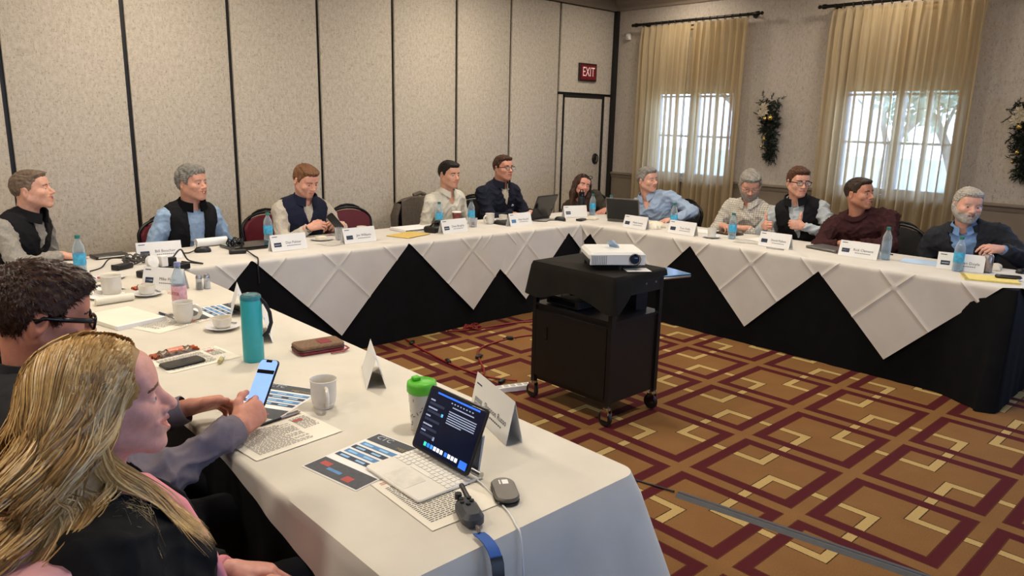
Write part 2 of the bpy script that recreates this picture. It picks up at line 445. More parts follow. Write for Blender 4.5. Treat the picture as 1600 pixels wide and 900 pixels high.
# ceiling lamps (recessed, above the frame)
M_lamp = mat('lamp_glow', '#fff1dd', .4, var=.0, emit='#ffdcae', estr=9.0)
lamps = [(x, y) for x in (-1.2, 1.8, 4.8) for y in (1.4, 3.3, 5.1)]+[(6.95, 5.1), (6.95, 2.85)]
for i, (x, y) in enumerate(lamps):
    t_ = thing('ceiling_light', 'round recessed ceiling light with warm glow', 'ceiling light', (x, y, ZC), 0, 'recessed ceiling lights')
    MB().lathe([(.17, 0), (.17, -.012), (.135, -.016), (.13, 0)], 24).build('trim_ring', M_white, t_, True)
    MB().lathe([(.0, -.004), (.13, -.004)], 24).build('diffuser', M_lamp, t_)
    ld = bpy.data.lights.new('downlight', 'AREA'); ld.shape = 'DISK'; ld.size = .26; ld.energy = LAMP_POWER*(1 if x < 6 else .38); ld.color = (1, .90, .76)
    lo = bpy.data.objects.new('downlight', ld); C.objects.link(lo); lo.parent = t_; lo.location = (0, 0, -.02)
# ------------------------------------------------------------------ tables and cloths
def linen(name, col, var=.05):
    m = mat(name, col, .8, var=var, vscale=5, bump=.12, bscale=500, spec=.2)
    return m
M_linen = linen('white_linen', '#c8c2b5')
M_linen2 = linen('white_linen_overlay', '#c9c4bc')
M_blackcloth = mat('black_cloth', '#0d0d0f', .85, var=.2, vscale=12, spec=.15)
M_ply = mat('plywood', '#8f7552', .6, var=.2, vscale=9, stretch=(1, 12, 12))
M_darkmetal = mat('dark_metal', '#2a2a2c', .4, .7, .1)
TZ = .75

def folding_table(x0, x1, y0, y1, label):
    t = thing('banquet_table', label, 'table', ((x0+x1)/2, (y0+y1)/2, 0), 0, 'banquet tables in a U')
    hx, hy = (x1-x0)/2, (y1-y0)/2
    MB().rbox(-hx+.01, hx-.01, -hy+.01, hy-.01, .715, .738, .01).build('tabletop', M_ply, t)
    for sx in (-1, 1):
        for sy in (-1, 1):
            MB().cyl((sx*(hx-.12), sy*(hy-.12), 0), (sx*(hx-.12), sy*(hy-.12), .716), .014).build('leg', M_darkmetal, t, True)
    return t

def rect_path(x0, x1, y0, y1, r, step=.03, cseg=5):
    pts = []
    def seg(a, b):
        n = max(1, int(math.hypot(b[0]-a[0], b[1]-a[1])/step))
        for k in range(n): pts.append((a[0]+(b[0]-a[0])*k/n, a[1]+(b[1]-a[1])*k/n))
    cs = [(x1-r, y1-r, 0), (x0+r, y1-r, 1), (x0+r, y0+r, 2), (x1-r, y0+r, 3)]
    for i, (cx, cy, q) in enumerate(cs):
        for k in range(cseg): a = (q+k/cseg)*PI/2; pts.append((cx+r*math.cos(a), cy+r*math.sin(a)))
        a = (q+1)*PI/2; nx = cs[(i+1) % 4]; b = nx[2]*PI/2
        seg((cx+r*math.cos(a), cy+r*math.sin(a)), (nx[0]+r*math.cos(b), nx[1]+r*math.sin(b)))
    return pts

def draped(x0, x1, y0, y1, top, drop, fold, name, m, parent=None, r=.012, seed=1, levels=10, flare=.03, flat_top=False):
    """cloth over a rectangular top; drop(x, y) gives the hanging length at each edge point"""
    rr = random.Random(seed); path = rect_path(x0, x1, y0, y1, r); n = len(path)
    cx, cy = (x0+x1)/2, (y0+y1)/2; ph = [rr.uniform(0, 6.28) for _ in range(6)]
    nor = []
    for i in range(n):
        a, b = path[i-1], path[(i+1) % n]; d = (b[0]-a[0], b[1]-a[1]); L = math.hypot(*d) or 1
        nor.append((d[1]/L, -d[0]/L))
    rings = []
    arc = np.cumsum([0]+[math.hypot(path[(i+1) % n][0]-path[i][0], path[(i+1) % n][1]-path[i][1]) for i in range(n)])
    for dd, out in ((.006, -.012), (0.0, -.004)):
        rings.append([(p[0]+q[0]*out, p[1]+q[1]*out, top-(.0 if dd else .001)) for p, q in zip(path, nor)])
    for lv in range(1, levels+1):
        t = lv/levels; ring = []
        for i, (p, q) in enumerate(zip(path, nor)):
            D = drop(*p); s = arc[i]
            wv = fold*(.6*math.sin(s*17+ph[0]+.8*math.sin(s*5+ph[1]))+.4*math.sin(s*41+ph[2]))
            o = .004+flare*D*t+wv*D*1.2*t*(t if flat_top else 1)
            ring.append((p[0]+q[0]*o, p[1]+q[1]*o, top-.006-D*t))
        rings.append(ring)
    mb = MB(); mb.loft(rings, True, False)
    # capped top: replace the n-gon by itself (flat)
    return mb.build(name, m, parent, True, 50)

# black floor-length cloths
PX0, PX1, PY0, PY1 = -.35, 5.10, 4.57, 5.33          # along the partition
RX0, RX1, RY0, RY1 = 5.15, 5.91, 1.09, 5.33          # along the windows
NX0, NX1, NY0, NY1 = .72, 1.51, 1.10, 4.55           # near row
folding_table(PX0, 2.35, PY0, PY1, 'long folding table under cloths along the partition, next to the corner bottle')
folding_table(2.36, PX1, PY0, PY1, 'long folding table under cloths along the partition, towards the exit door')
folding_table(RX0, RX1, 3.22, RY1, 'long folding table under cloths along the windows, towards the exit door')
folding_table(RX0, RX1, RY0, 3.20, 'long folding table under cloths along the windows, with the yellow pad at its end')
folding_table(NX0, NX1, 2.84, NY1, 'long folding table under white cloth where the teal tumbler stands')
folding_table(NX0, NX1, NY0, 2.82, 'long folding table under white cloth where the tablet stands')
tag(draped(PX0, PX1, PY0, PY1, .742, lambda x, y: .738, .008, 'black_table_drape', M_blackcloth, seed=3, flare=.008, flat_top=True), 'black floor-length cloth hanging around the table along the partition', 'tablecloth', 'black table cloths')
def rdrop(x, y): return .738
rb_ = draped(RX0, RX1, RY0, RY1, .742, rdrop, .008, 'black_table_drape', M_blackcloth, seed=4, flare=.008, flat_top=True)
me = rb_.data
for v in me.vertices:          # loose corner of the cloth flaring out over the carpet at the open end
    d = max(0, 1-math.hypot(v.co.x-RX0, v.co.y-(RY0+.05))/.42); t = (.74-v.co.z)/.74
    if d > 0 and t > .05:
        k = d*d*t
        v.co.x -= .20*k; v.co.y += .03*k*math.sin(v.co.y*40); v.co.z = max(.002, v.co.z)
tag(rb_, 'black floor-length cloth hanging around the table along the windows', 'tablecloth', 'black table cloths')
tag(draped(NX0+.015, NX1-.015, NY0+.03, NY1, .741, lambda x, y: .735, .02, 'black_table_drape', M_blackcloth, seed=5, flare=0), 'black cloth hanging under the white cloth of the row beside the blonde woman', 'tablecloth', 'black table cloths')

# white square overlays laid cornerwise, points hanging at the sides
def overlay(axis, c, e0, e1, front, back, top, label, seed, D=.99, endlo=None, endhi=None):
    """axis 'x': table runs along x and its front edge is at y=front; axis 'y': runs along y, front edge at x=front"""
    rr = random.Random(seed); N = 96; mid = (front+back)/2; sgn = 1 if back > front else -1
    half = abs(back-front)/2; ph = [rr.uniform(0, 6) for _ in range(6)]
    mb = MB()
    def fn(a, b):
        i, j = a*N, b*N
        p, q = a*2-1, b*2-1
        u = (p+q)/2*D; v = (p-q)/2*D                  # diamond coordinates
        crease = 0
        for k in (24, 48, 72):
            if abs(i-k) < .1 or abs(j-k) < .1: crease = .003
        along = c+u; z = top; across = mid+sgn*v
        wob = .004*math.sin(6*u+ph[0])*math.sin(7*v+ph[1])
        over_e = 0
        if endlo is not None and along < endlo: over_e = endlo-along
        if endhi is not None and along > endhi: over_e = along-endhi; 
        if over_e > 0: crease = 0
        s = -1 if v < 0 else 1; ov = abs(v)-half
        if ov > 0 and ov >= over_e:
            k = min(1, ov/.02)
            bulge = .010*k+ov*.045+.005*math.sin(9*u+ph[2]+5*ov)*min(1, ov*3)+crease*1.9
            across = mid+sgn*s*(half+bulge); z = top-max(0, ov-.004)
            if over_e > 0: along = endlo-over_e*.25 if endlo is not None and along < endlo else endhi+over_e*.25
        elif over_e > 0:
            sg_ = -1 if endlo is not None and along < endlo else 1
            along = (endlo if sg_ < 0 else endhi)+sg_*(.008+over_e*.04); z = top-over_e
            if ov > 0: across = mid+sgn*s*(half+ov*.25)
        else: z = top+crease*.25
        return (along, across, z) if axis == 'x' else (across, along, z)
    mb.grid(fn, N, N)
    return tag(mb.build('overlay_cloth', M_linen2, None, True, 35), label, 'tablecloth', 'white overlay cloths laid cornerwise')
for k, (c, lab) in enumerate([(.10, 'white overlay cloth in front of the man in black vest with grey sleeves'), (1.33, 'white overlay cloth with a point hanging behind the salt and pepper shakers'),
        (2.56, 'white overlay cloth whose point hangs below the man in the navy vest'), (3.78, 'white overlay cloth whose point hangs below the man in the white shirt'),
        (4.39, 'white overlay cloth whose point hangs below the man in the navy sweater'), (5.47, 'white overlay cloth wrapping the corner of the table by the black laptop')]):
    overlay('x', c, 0, 0, PY0, PY1, .7445+.0006*(k % 2)+.0003*k, lab, 20+k, endlo=PX0, endhi=PX1)
for k, (c, lab) in enumerate([(5.0, 'white overlay cloth at the corner where the brunette woman sits'), (3.95, 'white overlay cloth whose point hangs behind the projector cart'),
        (2.83, 'white overlay cloth whose point hangs below the man giving thumbs up'), (1.78, 'white overlay cloth whose point hangs below the maroon sweater, under the yellow pad')]):
    overlay('y', c, 0, 0, RX0, RX1, .7445+.0006*(k % 2)+.0003*k, lab, 40+k, endlo=RY0, endhi=RY1)

def ndrop(x, y):
    t = max(0, min(1, (1.95-y)/.85)); q = (x-NX0)/(NX1-NX0)
    if y < NY0+.06: return .20+.50*max(0, min(1, q))
    return .025+(.14*t if q < .5 else .66*t)
nc = draped(NX0, NX1, NY0, NY1, .7475, ndrop, .035, 'white_tablecloth', M_linen, r=.05, seed=8, flare=.10)
for v in nc.data.vertices:          # the long corner swings outwards
    d = max(0, 1-math.hypot(v.co.x-NX1, v.co.y-NY0)/.55); dz = .7475-v.co.z
    if d > 0 and dz > .01: v.co.x += .34*dz*d; v.co.y -= .12*dz*d
tag(nc, 'white cloth covering the row where the tablet and teal tumbler stand', 'tablecloth')
# ------------------------------------------------------------------ banquet chairs
M_maroon = mat('maroon_vinyl', '#5a1722', .45, var=.12, vscale=20, bump=.1, bscale=300)
M_blackvinyl = mat('black_vinyl', '#141416', .5, var=.15, vscale=20)
M_frameblk = mat('black_frame', '#121113', .35, .3, .1)
def make_chair(up):
    """faces +y; origin on the floor under the seat centre"""
    t = bpy.data.objects.new('banquet_chair', None); C.objects.link(t); t.empty_display_size = .1
    MB().rbox(-.22, .22, -.20, .24, .41, .475, .06, 5).build('seat', up, t, True)
    # back: rounded-top cushion leaning back
    def ring(s, y):
        pts = []
        for k in range(25):
            a = PI*k/24; pts.append((s*.215*math.cos(a) if k not in (0, 24) else s*.215*math.cos(a), y, .745+s*.115*math.sin(a)))
        lo = [(-.205*s, y, .60), (-.175*s, y, .53), (.175*s, y, .53), (.205*s, y, .60)]
        return pts+lo
    lean = Matrix.Translation((0, -.22, .47)) @ Matrix.Rotation(math.radians(9), 4, 'X') @ Matrix.Translation((0, 0, -.47))
    MB().loft([ring(.93, .028), ring(1.0, .012), ring(1.0, -.012), ring(.93, -.028)], True, True, lean).build('backrest', up, t, True)
    fr = [(-.19, 0, .40), (-.20, 0, .52), (-.222, 0, .62), (-.228, 0, .74)]+[(.228*math.cos(PI-PI*k/16), 0, .745+.135*math.sin(PI*k/16)) for k in range(1, 16)]+[(.228, 0, .74), (.222, 0, .62), (.20, 0, .52), (.19, 0, .40)]
    MB().tube([lean @ Vector(p) for p in fr], .013, 8).build('back_frame', M_frameblk, t, True)
    top = [(.16*math.cos(PI-PI*k/8), 0, .80+.105*math.sin(PI*k/8)) for k in range(9)]
    MB().tube([lean @ Vector(p) for p in top], .010, 6).build('hand_grip', M_frameblk, t, True)
    for sx in (-1, 1):
        MB().tube([(sx*.19, .20, .42), (sx*.20, .22, .2), (sx*.205, .225, 0)], .012, 8).build('leg', M_frameblk, t, True)
        MB().tube([(sx*.19, -.20, .42), (sx*.20, -.25, .2), (sx*.205, -.29, 0)], .012, 8).build('leg', M_frameblk, t, True)
    MB().box(-.20, .20, -.19, .22, .395, .412).build('seat_pan', M_frameblk, t)
    return t
chair_m = make_chair(M_maroon); chair_b = make_chair(M_blackvinyl)
used = set()
def chair(kind, x, y, rz, label, group='banquet chairs around the tables'):
    src = chair_m if kind == 'm' else chair_b
    o = src if kind not in used else copy_tree(src)
    used.add(kind); o.location = (x, y, 0); o.rotation_euler = (0, 0, rz)
    return tag(o, label, 'chair', group)
# rz: faces +y at 0; facing -y = pi, facing -x = pi/2, facing +x = -pi/2
chair('m', 2.70, 5.66, PI+.1, 'maroon banquet chair under the man in the navy vest')
chair('m', 3.41, 5.62, PI-.05, 'empty maroon banquet chair between the navy-vested and white-shirted men')
chair('m', .72, 5.72, PI+.7, 'maroon banquet chair under the man in black vest with grey sleeves')
chair('m', 1.93, 5.74, PI+.1, 'maroon banquet chair under the man in black vest and pale blue pullover')
chair('m', 4.30, 5.74, PI, 'maroon banquet chair hung with a grey jacket')
chair('b', 4.98, 5.74, PI-.1, 'black banquet chair under the man in the navy sweater')
chair('b', 6.28, 5.50, PI*.72, 'black banquet chair under the brunette woman at the corner')
chair('b', 6.40, 4.52, PI/2-.15, 'black banquet chair under the man in the pale blue shirt')
chair('b', 6.42, 3.53, PI/2, 'black banquet chair under the bearded man in the checked shirt')
chair('b', 6.42, 2.96, PI/2, 'black banquet chair under the man giving thumbs up')
chair('b', 6.42, 2.36, PI/2-.1, 'black banquet chair under the man in the maroon sweater')
chair('b', 6.42, 1.62, PI/2, 'black banquet chair under the man in the dark blazer')
chair('m', .36, 2.10, -PI/2, 'maroon banquet chair under the man in black-framed glasses holding a phone')
chair('b', .42, 1.43, -PI/2, 'black banquet chair with a pink jacket, under the blonde woman')
# ------------------------------------------------------------------ things on the tables
TP = .7472; TN = .7482          # cloth tops: far tables, near row
def clear_mat(name, col, clear, rough=.05):
    m = bpy.data.materials.new(name); m.use_nodes = True; t = NT(m)
    tr = t.node('ShaderNodeBsdfTransparent'); f = t.noise(40, 2); c = lin(col)
    t.l.new(t.ramp(f, [(.3, tuple(x*.94 for x in c[:3])+(1,)), (.7, c)]), tr.inputs[0])
    gl = t.node('ShaderNodeBsdfPrincipled'); gl.inputs['Roughness'].default_value = rough; gl.inputs['Base Color'].default_value = c
    lw = t.node('ShaderNodeLayerWeight'); lw.inputs[0].default_value = .35
    mx = t.node('ShaderNodeMixShader')
    t.l.new(t.math('ADD', t.math('MULTIPLY', lw.outputs['Facing'], .45), 1-clear), mx.inputs[0])
    t.l.new(tr.outputs[0], mx.inputs[1]); t.l.new(gl.outputs[0], mx.inputs[2])
    t.l.new(mx.outputs[0], t.n['Material Output'].inputs[0]); return m
M_plastic = clear_mat('clear_bottle_plastic', '#e2ecf2', .84)
M_water = clear_mat('bottle_water', '#d6e6f0', .86)
M_glassw = clear_mat('drinking_glass', '#e6e8ea', .78)
M_label = mat('bottle_label_blue', '#4aa7cf', .4, var=.25, vscale=60)
M_label2 = mat('bottle_label_pink', '#d9a7ae', .4, var=.2, vscale=60)
M_capg = mat('cap_green', '#1f6b62', .4); M_capd = mat('cap_dark', '#1d3a44', .4); M_capl = mat('cap_lilac', '#7d84ad', .4)
M_paper = mat('paper_white', '#dfdedc', .8, var=.03, vscale=6); M_paper_w = mat('paper_cream', '#ddd7c8', .8, var=.03, vscale=6)
M_ink = mat('ink_grey', '#55565c', .8, var=.1); M_inkd = mat('ink_dark', '#22242a', .8, var=.1)
M_blue = mat('print_blue', '#4d7fb0', .6, var=.15); M_navy = mat('print_navy', '#26344b', .6, var=.15); M_slate = mat('print_slate', '#3c3f45', .6, var=.2, vscale=90)
M_red = mat('print_red', '#a5403c', .6, var=.15)
M_china = mat('china', '#d5d0c6', .22, var=.03); M_china2 = mat('china_white', '#d9d8d8', .22, var=.03); M_coffee = mat('coffee', '#2a1a10', .2)
M_blk = mat('black_plastic', '#161618', .4, var=.12); M_blkg = mat('black_gloss', '#0e0f12', .12, var=.05); M_grey = mat('grey_metal', '#6d6a67', .35, .6, .08)
M_silver = mat('silver_metal', '#b5b4b4', .28, .9, .06); M_chrome = mat('chrome', '#cfcfcf', .12, 1.0, .03)
M_yellow = mat('legal_yellow', '#d8c46f', .8, var=.05); M_cable = mat('black_cable', '#141416', .5, var=.1); M_cabw = mat('white_cable', '#d4d4d2', .5, var=.03)
M_orange = mat('wrapper_orange', '#b5532c', .3, var=.4, vscale=80); M_foil = mat('wrapper_foil', '#6e5c4c', .25, .3, .5, vscale=70)
M_napkin = mat('napkin', '#d8cfba', .9, var=.06, vscale=14, bump=.3)

BOT = [(.0, .0), (.028, .0), (.031, .006), (.031, .03), (.0295, .04), (.031, .05), (.031, .125), (.0295, .132), (.031, .14), (.028, .155), (.018, .178), (.0125, .190), (.0125, .200)]
def bottle(x, y, z, label, cap=None, lab=None, h=.205, group='water bottles on the tables', txt=None):
    t = thing('water_bottle', label, 'bottle', (x, y, z), rng.uniform(0, 6), group); k = h/.205
    MB().lathe([(r*1.04, zz*k) for r, zz in BOT], 20).build('bottle_body', M_plastic, t, True, 60)
    MB().lathe([(r*.96, zz*k+.002) for r, zz in BOT[:6]]+[(.0298, .085*k), (0, .085*k)], 16).build('water', M_water, t, True, 60)
    lb = MB().lathe([(.0333, .058*k), (.0336, .06*k), (.0336, .118*k), (.0333, .12*k)], 20).build('label_band', lab or M_label, t, True, 60)
    if txt: lettering(txt, .022, M_red, lb, (0, -.0345, .09*k), (PI/2, 0, 0))
    cp = MB().lathe([(.0, .215*k), (.013, .215*k), (.0145, .212*k), (.0145, .198*k), (.0, .198*k)], 14).build('cap', cap or M_capg, t, True, 40)
    return t

def cup(x, y, z, label, rz=0, h=.095, r=.041, m=None, coffee=True, group='china cups'):
    t = thing('coffee_mug', label, 'mug', (x, y, z), rz, group); m = m or M_china
    MB().lathe([(.0, .002), (r*.72, .0), (r*.78, .004), (r*.92, .02), (r, h*.45), (r*1.0, h*.9), (r*1.06, h), (r*1.02, h+.001), (r*.93, h*.9), (r*.9, .015), (.0, .01)], 28).build('mug_body', m, t, True, 60)
    MB().tube([(r*.93, 0, h*.78), (r*1.35, 0, h*.80), (r*1.72, 0, h*.66), (r*1.74, 0, h*.45), (r*1.45, 0, h*.25), (r*.93, 0, h*.18)], .0062, 8, True, 1.5).build('handle', m, t, True)
    if coffee: MB().lathe([(0, h*.35), (r*.92, h*.35)], 20).build('coffee', M_coffee, t)
    return t
def cup_saucer(x, y, z, label, rz=0, tall=False, group='cups on saucers'):
    t = thing('cup_and_saucer', label, 'cup', (x, y, z), rz, group)
    MB().lathe([(.0, .002), (.04, .0), (.045, .004), (.072, .014), (.075, .016), (.070, .0165), (.045, .008), (.0, .007)], 28).build('saucer', M_china2, t, True, 60)
    h, r = (.075, .036) if tall else (.045, .040)
    MB().lathe([(.0, .009), (r*.75, .009), (r*.85, .015), (r, h*.6+.009), (r*1.02, h+.009), (r*.96, h+.009), (r*.9, .018), (.0, .016)], 24).build('cup_body', M_china, t, True, 60)
    MB().lathe([(0, h*.75), (r*.93, h*.75)], 20).build('creamer' if not tall else 'coffee', mat('creamer', '#cdbf9c', .5) if not tall else M_coffee, t)
    if tall: MB().tube([(r*.95, 0, h*.85), (r*1.6, 0, h*.8), (r*1.6, 0, h*.45), (r*.95, 0, h*.4)], .005, 6).build('handle', M_china, t, True)
    else: MB().tube([(.055, -.03, .018), (.058, .0, .016), (.050, .04, .017)], .0035, 6, True, .5).build('spoon', M_silver, t, True)
    return t

def tent_card(p0, p1, z, label, name=None, sub=True, face=None, h=.112, logo=M_navy, d=.068, flip=False, title=True):
    """folded card standing between two table points; p0 is the left bottom corner of the printed side"""
    p0 = Vector(p0); p1 = Vector(p1); mid = (p0+p1)/2; w_ = min((p1-p0).length, .285); w_ = max(w_, .24)
    a = math.atan2(p1.y-p0.y, p1.x-p0.x)
    t = thing('name_card', label, 'name card', (mid.x, mid.y, z), a, 'folded name cards')
    hw = w_/2; sl = math.atan2(d/2, h); L = math.hypot(h, d/2); th = .0006
    pr = MB().loft([[(sx*hw, 0, 0), (sx*hw, d/2, h), (sx*hw, d, 0), (sx*hw, d-.0014, 0), (sx*hw, d/2, h-.003), (sx*hw, .0014, 0)] for sx in (-1, 1)])
    body = pr.build('card_fold', M_paper, t)
    R = (PI/2-sl, 0, 0)
    def on(u, v, o=.0006): return (u, v*math.sin(sl)-o*math.cos(sl), v*math.cos(sl)+o*math.sin(sl))
    k = w_/.279
    def patch(u0, u1, v0, v1, m, nm): 
        vs = [on(u0, v0), on(u1, v0), on(u1, v1), on(u0, v1)]; return MB().add(vs, [(0, 1, 2, 3)]).build(nm, m, t)
    patch(-.118*k, -.062*k, .030, .060, logo, 'logo_patch')
    patch(-.112*k, -.068*k, .042, .047, M_paper, 'logo_stripe')
    patch(-.125*k, -.085*k, .099, .104, M_navy, 'header_mark')
    if name:
        lettering(name, .026*k, M_ink, t, on(.035*k, .055), R)
        if sub:
            mb = MB()
            for i in range(9):
                u0 = -.02*k+i*.0125*k; vs = [on(u0, .031), on(u0+.009*k, .031), on(u0+.009*k, .036), on(u0, .036)]; mb.add(vs, [(0, 1, 2, 3)])
            mb.build('subtitle', M_ink, t)
    return t

def sheet_axes(p00, p10, p01, z):
    """p00 corner, p10 along the width, p01 along the height"""
    p00, p10, p01 = (Vector((p[0], p[1], 0)) for p in (p00, p10, p01))
    e = p10-p00; return p00, e.length, math.atan2(e.y, e.x)
def sheet(c, w_, h_, rz, z, label, m=None, group='sheets of paper', name='paper_sheet', curl=0.0):
    t = thing(name, label, 'paper', (c[0], c[1], z), rz, group)
    def fn(u, v): return ((u-.5)*w_, (v-.5)*h_, .0006+curl*((u-.5)**2+(v-.5)**2)*1.2)
    mb = MB().grid(fn, 6, 6)
    mb.grid(lambda u, v: (lambda q: (q[0], q[1], q[2]-.0006))(fn(1-u, v)), 6, 6)
    mb.build('page', m or M_paper_w, t, True, None); return t
def flat(t, x0, x1, y0, y1, m, nm, z=.0011): return MB().add([(x0, y0, z), (x1, y0, z), (x1, y1, z), (x0, y1, z)], [(0, 1, 2, 3)]).build(nm, m, t)
def text_lines(t, x0, x1, y0, y1, n, seed, m=None, z=.0011, words=True):
    r = random.Random(seed); mb = MB(); dy = (y1-y0)/n
    for i in range(n):
        y = y1-(i+.7)*dy; x = x0; end = x1-(r.uniform(0, .5)*(x1-x0) if r.random() < .2 else 0)
        while x < end-.004:
            L = r.uniform(.006, .016); xe = min(x+L, end); mb.add([(x, y, z), (xe, y, z), (xe, y+dy*.42, z), (x, y+dy*.42, z)], [(0, 1, 2, 3)]); x = xe+.003
    return mb.build('printed_text', m or M_ink, t)
def flyer(c, rz, z, label, full=True, txt='CTC'):
    """portrait flyer: dark header, blue bars, dark footer"""
    t = sheet(c, .216, .279, rz, z, label, M_paper, 'printed flyers', 'flyer')
    hd = flat(t, -.104, .104, .085, .135, M_slate, 'header_band')
    lettering(txt, .030, mat('print_pale', '#aeb8c4', .6), hd, (-.06, .118, .0014), (0, 0, 0))
    lettering('MEETING', .018, mat('print_gold', '#9a8a5c', .6), hd, (.045, .098, .0014), (0, 0, 0))
    for i, (y, m) in enumerate(((.062, M_blue), (.033, M_navy), (.004, M_blue), (-.025, M_navy))):
        b = flat(t, -.096 if m is M_blue else -.10, .098, y-.010, y+.010, m, 'info_bar')
        for k in range(3):
            flat(b, -.085+k*.062, -.085+k*.062+.035, y-.005, y+.004, mat('print_sky', '#86b2d8', .6), 'info_text', .0014)
    ft = flat(t, -.104, .104, -.135, -.062, M_slate, 'footer_band')
    flat(ft, -.085, -.05, -.098, -.078, M_red, 'footer_logo', .0014)
    flat(ft, .03, .06, -.125, -.10, M_red, 'footer_logo', .0014)
    flat(ft, -.045, .01, -.110, -.098, M_blue, 'footer_text', .0014)
    return t
def letter(c, rz, z, label, seed=1, w_=.216, h_=.279):
    t = sheet(c, w_, h_, rz, z, label, M_paper_w, 'printed letters', 'letter_sheet')
    k = w_/.216; q = h_/.279
    text_lines(t, -.09*k, .045*k, -.11*q, .10*q, 26, seed); text_lines(t, .055*k, .098*k, -.02*q, .10*q, 12, seed+5)
    flat(t, .058*k, .082*k, .06*q, .08*q, M_red, 'letter_stamp', .0014); text_lines(t, -.09*k, .098*k, .115*q, .130*q, 2, seed+9, M_red)
    return t
def pen(p0, p1, z, label, m=None, group='pens'):
    p0, p1 = Vector((p0[0], p0[1], .005)), Vector((p1[0], p1[1], .005)); c = (p0+p1)/2; d = (p1-p0).normalized()*.07
    t = thing('pen', label, 'pen', (c.x, c.y, z), 0, group)
    MB().tube([-d+Vector((0, 0, .005)), Vector((0, 0, .005))], .0048, 8).build('grip', m or M_blk, t, True)
    MB().tube([Vector((0, 0, .005)), d*.95+Vector((0, 0, .005)), d+Vector((0, 0, .005))], [.0045, .0045, .002], 8).build('barrel', M_silver, t, True)
    MB().tube([d*.3+Vector((0, 0, .0105)), d*.9+Vector((0, 0, .0105))], .0015, 5).build('clip', M_chrome, t, True)
    return t
def tubething(name, pts, r, m, label, cat, group=None, seg=6):
    base = Vector(pts[0]); 
    # smooth Catmull-Rom path
    P = [Vector(p) for p in pts]; out = []
    for i in range(len(P)-1):
        a, b, c, d = P[max(i-1, 0)], P[i], P[i+1], P[min(i+2, len(P)-1)]
        for k in range(8):
            t = k/8; out.append(.5*((2*b)+(c-a)*t+(2*a-5*b+4*c-d)*t*t+(3*b-a-3*c+d)*t**3))
    out.append(P[-1])
    return tag(MB().tube([p-base for p in out], r, seg).build(name, m, None, True, None, loc=base), label, cat, group)
def mouse(x, y, z, rz, label, m=None, L=.11, W=.06, H=.034, group='computer mice'):
    t = thing('computer_mouse', label, 'mouse', (x, y, z), rz, group)
    def fn(u, v):
        a = u*2*PI; ph = v*PI/2; r = math.cos(ph)**.55
        return (W/2*r*math.copysign(abs(math.cos(a))**.8, math.cos(a)), L/2*r*math.copysign(abs(math.sin(a))**.8, math.sin(a)), .002+H*math.sin(ph)**.9)
    MB().grid(fn, 28, 10).build('mouse_shell', m or M_blk, t, True)
    MB().rbox(-.004, .004, L*.15, L*.34, H*.72, H*.97, .003).build('scroll_wheel', M_grey, t, True)
    MB().rbox(-W*.47, W*.47, -L*.47, L*.47, .0, .006, .02).build('mouse_base', M_blkg, t, True)
    return t
def laptop(x, y, z, rz, label, open_=1.75, w_=.33, d_=.23, m=M_grey, back=None, group='laptops'):
    """hinge along local x at y=0; keyboard extends to -y; lid opens up and leans to +y"""
    t = thing('laptop', label, 'laptop', (x, y, z), rz, group)
    MB().rbox(-w_/2, w_/2, -d_, 0, 0, .016, .012).build('base', m, t, True)
    MB().box(-w_*.42, w_*.42, -d_*.5, -.03, .0155, .0168).build('keyboard', M_blk, t)
    L = Matrix.Translation((0, 0, .014)) @ Matrix.Rotation(open_-PI/2, 4, 'X') if False else Matrix.Translation((0, -.002, .016)) @ Matrix.Rotation(-(open_-PI), 4, 'X') @ Matrix.Scale(1, 4)
    Lm = Matrix.Translation((0, -.004, .016)) @ Matrix.Rotation(-open_, 4, 'X')
    lid = MB().rbox(-w_/2, w_/2, -d_, 0, -.004, .004, .012, M=Lm).build('lid', m, t, True)
    MB().box(-w_*.47, w_*.47, -d_*.95, -d_*.05, .0041, .0046, M=Lm).build('screen', M_blkg, lid)
    if back: back(lid, Lm)
    return t

# --- along the partition
bottle(1.00, 4.72, TP, 'green-capped water bottle at the corner of the near row and the partition table', h=.22)
def black_pad(x, y, z, rz, w_, d_, h_, label, name='black_case', cat='case', m=None):
    t = thing(name, label, cat, (x, y, z), rz, 'flat cases and folders')
    MB().rbox(-w_/2, w_/2, -d_/2, d_/2, 0, h_, .012).build('cover', m or M_blk, t, True)
    MB().rbox(-w_/2+.008, w_/2-.004, -d_/2-.001, d_/2-.006, h_*.25, h_*.75, .006).build('page_block', M_paper_w if m is None else M_blkg, t, True)
    MB().rbox(-w_/2-.002, -w_/2+.014, -d_/2, d_/2, 0, h_+.001, .004).build('spine', m or M_blk, t, True)
    return t
black_pad(1.28, 5.22, TP, .1, .20, .12, .02, 'flat black case lying beside the corner cables')
# tangle of cables and a power strip
def coil(name, c, R, turns, r, seed, label, cat, m, group='cables on the tables', flat_=.6, lift=.05):
    rr = random.Random(seed); pts = []
    n = turns*14
    for i in range(n):
        a = i/14*2*PI; q = R*(.55+.45*rr.random()); pts.append((c[0]+q*math.cos(a)*1.25, c[1]+q*math.sin(a), c[2]+r+rr.random()*lift))
    return tubething(name, pts, r, m, label, cat, group)
coil('cable_bundle', (1.345, 4.90, TP), .062, 5, .0045, 3, 'tangled grey cable bundle behind the white wall plugs', 'cable', mat('grey_cable', '#4b4846', .5, var=.2))
black_pad(1.235, 4.77, TP, .5, .12, .055, .03, 'black power brick lying in the cable tangle', 'power_brick', 'power brick', M_blk)
ps = thing('power_strip', 'black power strip with two white plugs, beside the folded name card', 'power strip', (1.385, 4.50, TN), .38)
MB().rbox(-.17, .17, -.028, .028, 0, .038, .01).build('strip_body', M_blk, ps, True)
